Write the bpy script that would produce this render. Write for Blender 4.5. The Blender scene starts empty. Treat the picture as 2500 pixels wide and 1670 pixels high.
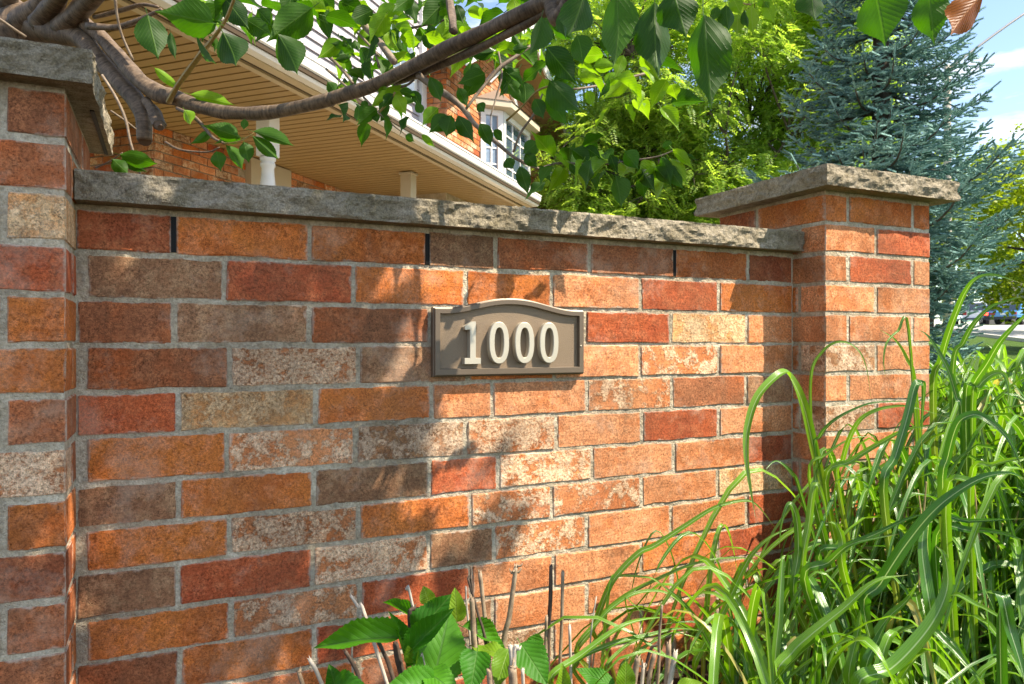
import bpy, math, random
from mathutils import Vector, Matrix, noise
R = math.radians
rng = random.Random(11)
scene = bpy.context.scene
COL = scene.collection

# ---------------------------------------------------------------- camera, sky, sun, exposure
H = 0.089                    # one brick course
E = 9.95 * H                 # eye height above the bed
F = 1800.0                   # focal length in photograph pixels (2500 wide)
CX, CY = 1250.0, 838.0       # principal column, horizon row
cam_d = bpy.data.cameras.new("camera"); cam = bpy.data.objects.new("camera", cam_d)
COL.objects.link(cam); scene.camera = cam
cam.location = (0, 0, E); cam.rotation_euler = (R(90), 0, 0)
cam_d.sensor_width = 36.0; cam_d.lens = 36.0 * F / 2500.0
cam_d.shift_y = (838.0 - 835.0) / 2500.0
cam_d.clip_start = 0.05; cam_d.clip_end = 2000
cam_d.dof.use_dof = True; cam_d.dof.focus_distance = 1.75; cam_d.dof.aperture_fstop = 13.0

TH = R(25.0)
Wd = Vector((math.cos(TH), math.sin(TH), 0))      # along the wall, to the right
Nd = Vector((math.sin(TH), -math.cos(TH), 0))     # out of the wall, to the viewer
SUN = (Nd * 1.0 + Wd * 1.04 + Vector((0, 0, 1.99))).normalized()

world = bpy.data.worlds.new("World"); scene.world = world; world.use_nodes = True
wt = world.node_tree; wt.nodes.clear()
wo = wt.nodes.new("ShaderNodeOutputWorld"); bg = wt.nodes.new("ShaderNodeBackground")
sky = wt.nodes.new("ShaderNodeTexSky"); sky.sky_type = 'NISHITA'; sky.sun_disc = False
sky.sun_elevation = math.asin(SUN.z); sky.sun_rotation = math.atan2(SUN.x, SUN.y)
sky.altitude = 300; sky.air_density = 1.0; sky.dust_density = 0.2; sky.ozone_density = 3.0
tc = wt.nodes.new("ShaderNodeTexCoord"); mp = wt.nodes.new("ShaderNodeMapping")
mp.inputs['Scale'].default_value = (1.0, 1.0, 4.0); mp.inputs['Rotation'].default_value = (0.12, 0.05, 0.4)
cn = wt.nodes.new("ShaderNodeTexNoise"); cn.inputs['Scale'].default_value = 3.4; cn.inputs['Detail'].default_value = 8; cn.inputs['Roughness'].default_value = 0.58
cr = wt.nodes.new("ShaderNodeValToRGB"); cr.color_ramp.elements[0].position = 0.50; cr.color_ramp.elements[1].position = 0.74
cm = wt.nodes.new("ShaderNodeMixRGB"); cm.inputs[2].default_value = (6.8, 7.0, 7.4, 1)
bg.inputs[1].default_value = 0.142
L = wt.links.new
L(tc.outputs['Generated'], mp.inputs['Vector']); L(mp.outputs[0], cn.inputs['Vector']); L(cn.outputs['Fac'], cr.inputs[0])
L(cr.outputs[0], cm.inputs[0]); L(sky.outputs[0], cm.inputs[1]); L(cm.outputs[0], bg.inputs[0]); L(bg.outputs[0], wo.inputs[0])

sun_d = bpy.data.lights.new("sun", 'SUN'); sun_d.energy = 4.8; sun_d.angle = R(0.53); sun_d.color = (1.0, 0.95, 0.86)
sun = bpy.data.objects.new("sun", sun_d); COL.objects.link(sun)
sun.rotation_euler = SUN.to_track_quat('Z', 'Y').to_euler(); sun.location = SUN * 30
scene.view_settings.view_transform = 'Standard'; scene.view_settings.look = 'None'
scene.view_settings.exposure = 1.26; scene.view_settings.gamma = 1.0
scene.view_settings.use_white_balance = True; scene.view_settings.white_balance_temperature = 7350; scene.view_settings.white_balance_tint = 10
scene.render.engine = 'CYCLES'
scene.cycles.use_denoising = True
scene.cycles.max_bounces = 8; scene.cycles.transparent_max_bounces = 8
scene.cycles.sample_clamp_indirect = 6.0

# ---------------------------------------------------------------- placing helpers
def at(x, y, d):
    "world point seen at photograph pixel (x, y), d metres deep"
    return Vector(((x - CX) / F * d, d, E + (CY - y) / F * d))
D0 = 1800.0 / 88.0 * H * math.cos(TH)             # distance to the wall's face
def WP(t, n, z):
    return Wd * t + Nd * (n - D0) + Vector((0, 0, z))
def tx(x, n=0.0):
    u = (x - CX) / F
    s = (D0 - n) / (math.cos(TH) - u * math.sin(TH))
    return s * (u * math.cos(TH) + math.sin(TH))
def zy(x, y, n=0.0):
    u = (x - CX) / F
    s = (D0 - n) / (math.cos(TH) - u * math.sin(TH))
    return E + (CY - y) / F * s

# ---------------------------------------------------------------- object helpers
def tag(o, label=None, cat=None, group=None, kind=None):
    if label: o["label"] = label
    if cat: o["category"] = cat
    if group: o["group"] = group
    if kind: o["kind"] = kind
    return o
def empty(name, loc=(0, 0, 0), rz=0.0):
    o = bpy.data.objects.new(name, None); COL.objects.link(o)
    o.location = loc; o.rotation_euler = (0, 0, rz); o.empty_display_size = 0.1
    return o
def link(name, me, mat=None, parent=None):
    o = bpy.data.objects.new(name, me); COL.objects.link(o)
    if mat is not None and not me.materials: me.materials.append(mat)
    if parent is not None: o.parent = parent
    return o
def world_child(o, parent):
    "parent an object built in world space under a placed parent"
    m = Matrix.Identity(4)
    p = parent
    while p is not None:
        m = p.matrix_basis @ m; p = p.parent
    o.parent = parent
    o.matrix_parent_inverse = m.inverted()
    return o
class MB:
    def __init__(s): s.v = []; s.f = []; s.uv = []; s.mi = []
    def add(s, vs, fs, uvs=None, mi=0):
        o = len(s.v); s.v.extend([tuple(v) for v in vs])
        for k, f in enumerate(fs):
            s.f.append([i + o for i in f]); s.mi.append(mi)
            if uvs is not None: s.uv.append([uvs[i] for i in f])
            else: s.uv.append([(0, 0)] * len(f))
    def box(s, c, d, rz=0.0, mi=0):
        ca, sa = math.cos(rz), math.sin(rz); vs = []
        for dz in (-.5, .5):
            for dx, dy in ((-.5, -.5), (.5, -.5), (.5, .5), (-.5, .5)):
                x, y = dx * d[0], dy * d[1]
                vs.append((c[0] + x * ca - y * sa, c[1] + x * sa + y * ca, c[2] + dz * d[2]))
        s.add(vs, [(0, 3, 2, 1), (4, 5, 6, 7), (0, 1, 5, 4), (1, 2, 6, 5), (2, 3, 7, 6), (3, 0, 4, 7)], mi=mi)
    def mesh(s, name, smooth=False):
        me = bpy.data.meshes.new(name); me.from_pydata(s.v, [], s.f)
        ul = me.uv_layers.new(name="UVMap"); k = 0
        flat = [c for f in s.uv for p in f for c in p]
        ul.data.foreach_set("uv", flat)
        if any(s.mi): me.polygons.foreach_set("material_index", s.mi)
        if smooth: me.polygons.foreach_set("use_smooth", [True] * len(me.polygons))
        me.update(); return me
    def build(s, name, mat, parent=None, smooth=False):
        return link(name, s.mesh(name, smooth), mat, parent)
def catmull(pts, rad, n=6):
    P = [Vector(p) for p in pts]; out = []; ro = []
    for i in range(len(P) - 1):
        p0 = P[i - 1] if i > 0 else P[i] * 2 - P[i + 1]
        p1, p2 = P[i], P[i + 1]
        p3 = P[i + 2] if i + 2 < len(P) else P[i + 1] * 2 - P[i]
        for k in range(n):
            t = k / n
            out.append(0.5 * ((2 * p1) + (-p0 + p2) * t + (2 * p0 - 5 * p1 + 4 * p2 - p3) * t * t + (-p0 + 3 * p1 - 3 * p2 + p3) * t ** 3))
            ro.append(rad[i] * (1 - t) + rad[i + 1] * t)
    out.append(P[-1]); ro.append(rad[-1]); return out, ro
def tube(mb, pts, rad, sides=8, n=6, jit=0.0, cap=True, mi=0, seed=0.0):
    P, Rr = catmull(pts, rad, n) if n > 1 else ([Vector(p) for p in pts], list(rad))
    T = []
    for i in range(len(P)):
        d = P[min(i + 1, len(P) - 1)] - P[max(i - 1, 0)]
        T.append(d.normalized() if d.length > 1e-9 else Vector((0, 0, 1)))
    a = T[0].orthogonal().normalized(); vs = []; uvs = []; acc = 0.0
    for i in range(len(P)):
        a = (a - T[i] * a.dot(T[i])); a = a.normalized() if a.length > 1e-6 else T[i].orthogonal().normalized()
        b = T[i].cross(a)
        if i: acc += (P[i] - P[i - 1]).length
        for k in range(sides + 1):
            an = 2 * math.pi * k / sides
            r = Rr[i]
            if jit:
                q = (a * math.cos(an) + b * math.sin(an))
                r *= 1 + jit * noise.noise(Vector((q.x * 1.3 + seed, q.y * 1.3, q.z * 1.3 + acc * 14)))
            vs.append(P[i] + (a * math.cos(an) + b * math.sin(an)) * r)
            uvs.append((k / sides, acc))
    fs = []; w = sides + 1
    for i in range(len(P) - 1):
        for k in range(sides):
            fs.append((i * w + k, i * w + k + 1, (i + 1) * w + k + 1, (i + 1) * w + k))
    if cap:
        fs.append(tuple(range(sides - 1, -1, -1))); o = (len(P) - 1) * w
        fs.append(tuple(o + k for k in range(sides)))
    mb.add(vs, fs, uvs, mi)
    return P

# ---------------------------------------------------------------- material helpers
class NT:
    def __init__(s, name):
        s.m = bpy.data.materials.new(name); s.m.use_nodes = True
        s.t = s.m.node_tree; s.t.nodes.clear()
        s.out = s.t.nodes.new("ShaderNodeOutputMaterial")
    def n(s, typ, ins=None, **kw):
        nd = s.t.nodes.new("ShaderNode" + typ)
        for k, v in kw.items(): setattr(nd, k, v)
        for k, v in (ins or {}).items(): s.put(nd.inputs[k], v)
        return nd
    def put(s, sock, v):
        if isinstance(v, bpy.types.NodeSocket): s.t.links.new(v, sock)
        elif isinstance(v, bpy.types.Node): s.t.links.new(v.outputs[0], sock)
        else:
            if hasattr(sock.default_value, "__len__") and hasattr(v, "__len__") and len(v) == 3 and len(sock.default_value) == 4: v = (*v, 1)
            sock.default_value = v
    def noise(s, vec, scale, detail=4, rough=0.55, out='Fac'):
        return s.n("TexNoise", {'Vector': vec, 'Scale': scale, 'Detail': detail, 'Roughness': rough}).outputs[out]
    def ramp(s, fac, stops, interp='LINEAR'):
        r = s.n("ValToRGB", {0: fac}); cr = r.color_ramp; cr.interpolation = interp
        while len(cr.elements) < len(stops): cr.elements.new(0.5)
        for e, (p, c) in zip(cr.elements, stops):
            e.position = p
            e.color = (c, c, c, 1) if not hasattr(c, "__len__") else (*c[:3], 1)
        return r.outputs[0]
    def mix(s, fac, a, b, mode='MIX'):
        return s.n("MixRGB", {0: fac, 1: a, 2: b}, blend_type=mode).outputs[0]
    def math(s, op, a, b=None, c=None):
        nd = s.n("Math", {0: a}, operation=op)
        if b is not None: s.put(nd.inputs[1], b)
        if c is not None: s.put(nd.inputs[2], c)
        return nd.outputs[0]
    def bump(s, hgt, strength=0.5, dist=0.002, normal=None):
        i = {'Height': hgt, 'Strength': strength, 'Distance': dist}
        if normal is not None: i['Normal'] = normal
        return s.n("Bump", i).outputs[0]
    def bsdf(s, **kw):
        b = s.n("BsdfPrincipled")
        names = {'color': 'Base Color', 'rough': 'Roughness', 'normal': 'Normal', 'metal': 'Metallic', 'spec': 'Specular IOR Level', 'coat': 'Coat Weight', 'emis': 'Emission Color', 'estr': 'Emission Strength', 'alpha': 'Alpha', 'trans': 'Transmission Weight', 'ior': 'IOR'}
        for k, v in kw.items(): s.put(b.inputs[names[k]], v)
        return b
    def done(s, sh):
        s.t.links.new(sh.outputs[0] if isinstance(sh, bpy.types.Node) else sh, s.out.inputs[0]); return s.m
    def objvec(s):
        tcn = s.n("TexCoord"); oi = s.n("ObjectInfo")
        off = s.n("VectorMath", {0: (37.0, 17.0, 71.0)}, operation='SCALE'); s.put(off.inputs['Scale'], oi.outputs['Random'])
        return s.n("VectorMath", {0: tcn.outputs['Object'], 1: off.outputs[0]}, operation='ADD').outputs[0], oi.outputs['Random']

def simple(name, col, rough=0.6, vary=0.12, scale=8.0, metal=0.0, bump=0.0, spec=0.4, coat=0.0):
    t = NT(name); v, r = t.objvec()
    nz = t.noise(v, scale, 5)
    c = t.mix(nz, tuple(x * (1 - vary) for x in col), tuple(min(1, x * (1 + vary)) for x in col))
    kw = dict(color=c, rough=rough, metal=metal, spec=spec, coat=coat)
    if bump: kw['normal'] = t.bump(t.noise(v, scale * 12, 4), bump, 0.002)
    return t.done(t.bsdf(**kw))

def weather(t, col):
    "dirt, runoff and a thin lime bloom that cross bricks and joints alike (placed in the wall's own space)"
    pos = t.n("NewGeometry").outputs['Position']
    mp_ = t.n("Mapping", {0: pos}); mp_.inputs['Scale'].default_value = (16.0, 16.0, 2.2)
    run = t.noise(mp_.outputs[0], 1.0, 5, 0.65); cloud = t.noise(pos, 3.2, 5, 0.6)
    col = t.mix(t.ramp(cloud, [(0.46, 0.0), (0.68, 0.42)]), col, (0.10, 0.06, 0.035))
    col = t.mix(t.ramp(run, [(0.55, 0.0), (0.74, 0.38)]), col, (0.09, 0.06, 0.038))
    film = t.math('MULTIPLY', t.ramp(t.noise(pos, 6.0, 7, 0.7), [(0.53, 0.0), (0.66, 1.0)]), 0.20)
    return t.mix(film, col, (0.70, 0.56, 0.43))
def brick_mat(name, c1, c2, c3, wash=None, amount=0.0, wscale=22.0, pit=0.6):
    "fired clay: body tones, kiln flashing, drag marks, sand grain, pits, slurry wash, mortar smears at the arrises"
    t = NT(name); v, r = t.objvec(); tcn = t.n("TexCoord")
    big = t.noise(v, 7.0, 3, 0.6); mid = t.noise(v, 30.0, 6, 0.68)
    col = t.mix(t.ramp(big, [(0.38, 0.0), (0.58, 1.0)]), c1, c2)
    col = t.mix(t.ramp(mid, [(0.47, 0.0), (0.62, 0.8)]), col, c3)
    soot = tuple(a * 0.45 + b for a, b in zip(c1, (0.02, 0.018, 0.014)))
    col = t.mix(t.ramp(t.noise(v, 5.2, 5, 0.6), [(0.54, 0.0), (0.72, 0.65)]), col, soot)          # kiln flashing
    st = t.n("Mapping", {0: v}); st.inputs['Scale'].default_value = (9.0, 60.0, 95.0)
    drag = t.noise(st.outputs[0], 1.0, 4, 0.7)
    col = t.mix(t.ramp(drag, [(0.58, 0.0), (0.74, 0.35)]), col, soot)
    g = t.math('ADD', t.math('MULTIPLY', t.noise(v, 170.0, 3, 0.75), 0.6), t.math('MULTIPLY', t.noise(v, 430.0, 2, 0.7), 0.4)); g2 = t.noise(v, 900.0, 2, 0.6)
    clump = t.noise(v, 24.0, 3)
    gm = t.ramp(g, [(0.38, 0.40), (0.5, 1.0), (0.62, 1.6)])
    grain = t.mix(t.ramp(clump, [(0.30, 0.55), (0.6, 1.0)]), (1, 1, 1), gm)
    hgt = t.math('ADD', t.math('MULTIPLY', g, 0.6), t.math('ADD', t.math('MULTIPLY', mid, 1.8), t.math('MULTIPLY', t.noise(v, 16.0, 2), 3.5)))
    hgt = t.math('ADD', hgt, t.math('MULTIPLY', drag, 0.8))
    if wash:
        wn = t.math('ADD', t.math('MULTIPLY', t.noise(v, wscale * 1.25, 9, 0.74), 0.82), t.math('MULTIPLY', t.noise(v, wscale * 0.33, 3, 0.5), 0.18))
        lo = 0.56 - amount * 0.2
        thin = t.ramp(wn, [(lo - 0.015, 0.0), (lo + 0.02, 0.75), (lo + 0.10, 1.0)])
        speck = t.ramp(t.noise(v, 150.0, 5, 0.75), [(0.34, 0.0), (0.50, 1.0)])
        wm = t.math('MULTIPLY', thin, t.math('ADD', 0.1, t.math('MULTIPLY', speck, 0.9)))
        wc = t.mix(t.noise(v, 45.0, 4), wash, tuple(x * k for x, k in zip(wash, (0.86, 0.72, 0.58))))
        col = t.mix(t.math('MULTIPLY', wm, 0.95), col, wc)
        hgt = t.math('ADD', hgt, t.math('MULTIPLY', wm, 1.2))
    col = t.mix(1.0, col, grain, 'MULTIPLY')
    pv = t.n("TexVoronoi", {'Vector': v, 'Scale': 120.0, 'Randomness': 1.0})
    pits = t.ramp(pv.outputs['Distance'], [(0.07, 1.0), (0.22, 0.0)])
    pits = t.math('MULTIPLY', pits, t.ramp(t.noise(v, 45.0, 2), [(0.5, 0.0), (0.6, pit)]))
    col = t.mix(pits, col, tuple(x * 0.25 for x in c1))
    hgt = t.math('SUBTRACT', hgt, t.math('MULTIPLY', pits, 1.5))
    sp = t.n("SeparateXYZ", {0: tcn.outputs['Generated']})
    ex = t.math('MULTIPLY', t.math('MINIMUM', sp.outputs[0], t.math('SUBTRACT', 1.0, sp.outputs[0])), 2.6)
    ey = t.math('MULTIPLY', t.math('MINIMUM', sp.outputs[1], t.math('SUBTRACT', 1.0, sp.outputs[1])), 1.3)
    vt = t.n("VectorTransform", {0: t.n("NewGeometry").outputs['True Normal']}, vector_type='NORMAL', convert_from='WORLD', convert_to='OBJECT')
    nx = t.math('GREATER_THAN', t.math('ABSOLUTE', t.n("SeparateXYZ", {0: vt.outputs[0]}).outputs[0]), 0.7)
    ex = t.math('ADD', t.math('MULTIPLY', ex, t.math('SUBTRACT', 1.0, nx)), t.math('MULTIPLY', ey, nx))
    ez = t.math('MINIMUM', sp.outputs[2], t.math('SUBTRACT', 1.0, sp.outputs[2]))
    edge = t.math('ADD', t.math('MINIMUM', ex, ez), t.math('MULTIPLY', t.math('SUBTRACT', t.noise(v, 40.0, 5, 0.7), 0.5), 0.30))
    sm = t.ramp(edge, [(0.0, 0.8), (0.025, 0.4), (0.055, 0.0)])
    col = t.mix(t.math('MULTIPLY', sm, 0.8), col, (0.50, 0.43, 0.34))
    vary = t.math('ADD', 0.84, t.math('MULTIPLY', r, 0.32))
    cv = t.n("CombineColor", {0: vary, 1: vary, 2: vary})
    col = t.mix(1.0, col, cv.outputs[0], 'MULTIPLY')
    col = weather(t, col)
    nb = t.bump(hgt, 0.8, 0.0017, t.bump(g2, 0.35, 0.0006))
    return t.done(t.bsdf(color=col, rough=0.92, normal=nb, spec=0.15))

M = {}
M['O'] = brick_mat("brick_orange", (0.44, 0.113, 0.029), (0.52, 0.158, 0.038), (0.56, 0.195, 0.078))
M['L'] = brick_mat("brick_orange_pale", (0.50, 0.165, 0.060), (0.58, 0.235, 0.105), (0.63, 0.295, 0.145))
M['R'] = brick_mat("brick_red", (0.36, 0.075, 0.030), (0.42, 0.095, 0.034), (0.46, 0.135, 0.058))
M['D'] = brick_mat("brick_maroon", (0.24, 0.062, 0.027), (0.30, 0.082, 0.032), (0.36, 0.125, 0.055))
M['B'] = brick_mat("brick_brown", (0.235, 0.110, 0.056), (0.295, 0.142, 0.072), (0.37, 0.21, 0.112))
M['K'] = brick_mat("brick_sooty_orange", (0.40, 0.108, 0.036), (0.26, 0.095, 0.044), (0.38, 0.145, 0.066))
M['T'] = brick_mat("brick_tan", (0.54, 0.225, 0.080), (0.60, 0.29, 0.115), (0.68, 0.43, 0.215), (0.78, 0.56, 0.34), 0.42, 16.0)
M['W'] = brick_mat("brick_whitewashed", (0.47, 0.145, 0.048), (0.53, 0.195, 0.078), (0.58, 0.26, 0.12), (0.80, 0.59, 0.41), 0.50, 24.0)
M['P'] = brick_mat("brick_lightly_washed", (0.49, 0.155, 0.055), (0.56, 0.22, 0.09), (0.61, 0.28, 0.13), (0.82, 0.61, 0.43), 0.26, 24.0)
M['G'] = brick_mat("brick_grey_washed", (0.28, 0.125, 0.058), (0.35, 0.155, 0.07), (0.44, 0.23, 0.11), (0.74, 0.56, 0.41), 0.42, 26.0)

def mortar():
    t = NT("mortar"); tcn = t.n("TexCoord"); v = tcn.outputs['Object']
    a = t.noise(v, 14.0, 5); b = t.noise(v, 320.0, 4, 0.7); c = t.noise(v, 60.0, 4)
    col = t.mix(t.ramp(a, [(0.35, 0.0), (0.65, 1.0)]), (0.42, 0.34, 0.23), (0.62, 0.54, 0.41))
    col = t.mix(t.ramp(c, [(0.55, 0.0), (0.75, 0.7)]), col, (0.34, 0.30, 0.235))
    col = t.mix(t.ramp(t.noise(v, 4.0, 5, 0.65), [(0.50, 0.0), (0.68, 0.55)]), col, (0.25, 0.21, 0.145))
    col = t.mix(1.0, col, t.ramp(t.noise(v, 150.0, 4, 0.75), [(0.3, 0.6), (0.7, 1.3)]), 'MULTIPLY')
    col = weather(t, col)
    nb = t.bump(t.math('ADD', b, t.math('MULTIPLY', c, 3.5)), 1.0, 0.003)
    return t.done(t.bsdf(color=col, rough=0.95, normal=nb, spec=0.15))
M['mortar'] = mortar()
def stone(name, dark, light, lichen):
    t = NT(name); tcn = t.n("TexCoord"); v = tcn.outputs['Object']
    a = t.noise(v, 7.0, 5, 0.6); b = t.noise(v, 46.0, 6, 0.7); c = t.noise(v, 300.0, 4, 0.7)
    col = t.mix(t.ramp(a, [(0.35, 0.0), (0.62, 1.0)]), dark, light)
    col = t.mix(t.ramp(b, [(0.46, 0.0), (0.70, 0.8)]), col, lichen)
    col = t.mix(1.0, col, t.ramp(c, [(0.3, 0.62), (0.7, 1.3)]), 'MULTIPLY')
    col = t.mix(t.ramp(t.noise(v, 90.0, 6, 0.75), [(0.50, 0.0), (0.66, 0.7)]), col, tuple(x * 0.4 for x in dark))
    nb = t.bump(t.math('ADD', c, t.math('MULTIPLY', b, 3.5)), 1.0, 0.005)
    return t.done(t.bsdf(color=col, rough=0.93, normal=nb, spec=0.2))
M['stone'] = stone("coping_stone", (0.30, 0.25, 0.17), (0.47, 0.40, 0.30), (0.20, 0.16, 0.085))
M['vent'] = simple("vent_plastic", (0.016, 0.014, 0.012), 0.6, spec=0.2)

# ---------------------------------------------------------------- brick pieces
def brick_mesh(name, lx, ly, lz, seed, cuts=5, j=0.0016):
    "box centred on its origin; long arrises broken into short uneven lengths, all arrises worn"
    r = random.Random(seed); bv = 0.0022
    vs = []; fs = []; idx = {}
    nx, ny, nz = max(1, cuts), 1, 2
    xs = [-lx / 2, -lx / 2 + bv] + [(-lx / 2 + lx * k / nx) for k in range(1, nx)] + [lx / 2 - bv, lx / 2]
    ys = [-ly / 2, -ly / 2 + bv, ly / 2 - bv, ly / 2]
    zs = [-lz / 2, -lz / 2 + bv, lz / 2 - bv, lz / 2]
    def vid(i, k, l):
        key = (i, k, l)
        if key not in idx:
            x, y, z = xs[i], ys[k], zs[l]
            ex = i in (0, len(xs) - 1); ey = k in (0, 3); ez = l in (0, 3)
            q = Vector((round(x, 4) * 30 + seed * 3.1, y * 30 + seed, z * 30))
            wob = Vector((noise.noise(q), noise.noise(q + Vector((9, 3, 1))), noise.noise(q + Vector((2, 8, 5))))) * j * 1.6
            if ez or (zs[l] != 0):
                wob.z *= 1.7
            if ex + ey + ez >= 2:                      # pull arrises in
                s = bv * (0.55 + 0.9 * r.random())
                if r.random() < 0.06: s += 0.004 * r.random()
                if ey: y -= math.copysign(s, y) * 0.75
                if ez: z -= math.copysign(s, z) * 0.75
                if ex: x -= math.copysign(s, x) * 0.75
            idx[key] = len(vs); vs.append((x + wob.x, y + wob.y * 0.5, z + wob.z))
        return idx[key]
    A, B, C = len(xs) - 1, 3, 3
    for i in range(A):
        for k in range(B):
            fs.append((vid(i, k, 0), vid(i, k + 1, 0), vid(i + 1, k + 1, 0), vid(i + 1, k, 0)))
            fs.append((vid(i, k, C), vid(i + 1, k, C), vid(i + 1, k + 1, C), vid(i, k + 1, C)))
        for l in range(C):
            fs.append((vid(i, 0, l), vid(i + 1, 0, l), vid(i + 1, 0, l + 1), vid(i, 0, l + 1)))
            fs.append((vid(i, B, l), vid(i, B, l + 1), vid(i + 1, B, l + 1), vid(i + 1, B, l)))
    for k in range(B):
        for l in range(C):
            fs.append((vid(0, k, l), vid(0, k, l + 1), vid(0, k + 1, l + 1), vid(0, k + 1, l)))
            fs.append((vid(A, k, l), vid(A, k + 1, l), vid(A, k + 1, l + 1), vid(A, k, l + 1)))
    me = bpy.data.meshes.new(name); me.from_pydata(vs, [], fs); me.update()
    return me
def rough_box(name, lx, ly, lz, amp, step, seed, faces=('f', 'l', 'r'), parent=None, mat=None):
    "stone slab with sawn top and bed and split (rock-faced) sides; centred in plan, bed at z=0; front is -y"
    nx = max(2, int(lx / step)); ny = max(2, int(ly / step)); nz = max(3, int(lz / step))
    vs = []; idx = {}; fs = []
    def vid(i, k, l):
        key = (i, k, l)
        if key in idx: return idx[key]
        x = -lx / 2 + lx * i / nx; y = -ly / 2 + ly * k / ny; z = lz * l / nz
        q = Vector((x * 16 + seed, y * 16, z * 22))
        big = noise.fractal(Vector((x * 11 + seed, y * 11, z * 20)), 0.9, 2.1, 4)
        rid = 1 - 2.2 * abs(noise.noise(Vector((x * 8 + seed * 2, y * 8, z * 30 + 1.4 * math.sin(x * 14)))))
        d = amp * (0.85 * big + 0.45 * max(-0.6, rid) - 0.30)
        fine = amp * 0.22 * noise.fractal(Vector((x * 90 + seed, y * 90, z * 90)), 0.8, 2.0, 3)
        edge = min(l, nz - l)
        fall = 1.0 if edge > 0 else 0.22
        dd = (d + fine) * fall - (0.0015 if edge == 0 else 0)
        dz = 0.0
        if edge == 0: dz = noise.noise(Vector((x * 40 + seed, y * 40, l))) * 0.0016 * (1 if l else 0.5)
        if k == 0 and 'f' in faces: y -= dd
        if k == ny and 'b' in faces: y += dd
        if i == 0 and 'l' in faces: x -= dd
        if i == nx and 'r' in faces: x += dd
        idx[key] = len(vs); vs.append((x, y, z + dz)); return idx[key]
    for i in range(nx):
        for l in range(nz):
            fs.append((vid(i, 0, l), vid(i + 1, 0, l), vid(i + 1, 0, l + 1), vid(i, 0, l + 1)))
            fs.append((vid(i, ny, l), vid(i, ny, l + 1), vid(i + 1, ny, l + 1), vid(i + 1, ny, l)))
        for k in range(ny):
            fs.append((vid(i, k, 0), vid(i, k + 1, 0), vid(i + 1, k + 1, 0), vid(i + 1, k, 0)))
            fs.append((vid(i, k, nz), vid(i + 1, k, nz), vid(i + 1, k + 1, nz), vid(i, k + 1, nz)))
    for k in range(ny):
        for l in range(nz):
            fs.append((vid(0, k, l), vid(0, k, l + 1), vid(0, k + 1, l + 1), vid(0, k + 1, l)))
            fs.append((vid(nx, k, l), vid(nx, k + 1, l), vid(nx, k + 1, l + 1), vid(nx, k, l + 1)))
    me = bpy.data.meshes.new(name); me.from_pydata(vs, [], fs); me.update()
    return link(name, me, mat, parent)

# ---------------------------------------------------------------- ground, street
def gz(x, y):
    "the land: flat bed by the wall, climbing gently to the street behind"
    d = max(0.0, y - 4.0)
    return min(0.046 * d, 2.2 + 0.02 * max(0, d - 48)) if d > 0 else 0.0
def soil_mat():
    t = NT("soil_and_lawn"); tcn = t.n("TexCoord"); v = tcn.outputs['Object']
    a = t.noise(v, 1.2, 5); b = t.noise(v, 26.0, 6, 0.7); c = t.noise(v, 140.0, 4, 0.7)
    soil = t.mix(b, (0.028, 0.019, 0.012), (0.085, 0.058, 0.036))
    lawn = t.mix(b, (0.035, 0.075, 0.012), (0.085, 0.15, 0.028))
    sp = t.n("SeparateXYZ", {0: v})
    far = t.ramp(t.math('DIVIDE', t.math('ADD', sp.outputs[1], t.math('MULTIPLY', a, 1.5)), 10.0), [(0.36, 0.0), (0.42, 1.0)])
    col = t.mix(far, soil, lawn)
    return t.done(t.bsdf(color=col, rough=0.95, normal=t.bump(t.math('ADD', b, c), 1.0, 0.02), spec=0.15))
M['soil'] = soil_mat()
def sheet(name, xs, ys, mat, dz=0.0, fn=gz):
    mb = MB(); vs = []; fs = []; nx = len(xs)
    for y in ys:
        for x in xs: vs.append((x, y, fn(x, y) + dz))
    for k in range(len(ys) - 1):
        for i in range(nx - 1): fs.append((k * nx + i, k * nx + i + 1, (k + 1) * nx + i + 1, (k + 1) * nx + i))
    mb.add(vs, fs); o = mb.build(name, mat); o["kind"] = "structure"; return o
XS = [-900, -300, -120, -60, -30, -15, -8, -4, -2, 0, 2, 4, 8, 15, 30, 60, 120, 300, 900]
sheet("ground", XS, [-60, -20, -8, -3, 0, 1, 2, 3, 4, 5, 7, 10, 15, 20, 30, 40, 52, 60, 90, 150, 300, 700, 1500], M['soil'])
def asphalt():
    t = NT("pale_asphalt"); tcn = t.n("TexCoord"); v = tcn.outputs['Object']
    a = t.noise(v, 0.6, 5); b = t.noise(v, 60.0, 4, 0.7)
    col = t.mix(a, (0.30, 0.29, 0.29), (0.40, 0.385, 0.38))
    col = t.mix(1.0, col, t.ramp(b, [(0.3, 0.8), (0.7, 1.15)]), 'MULTIPLY')
    return t.done(t.bsdf(color=col, rough=0.9, normal=t.bump(b, 0.5, 0.01)))
M['asphalt'] = asphalt()
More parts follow.
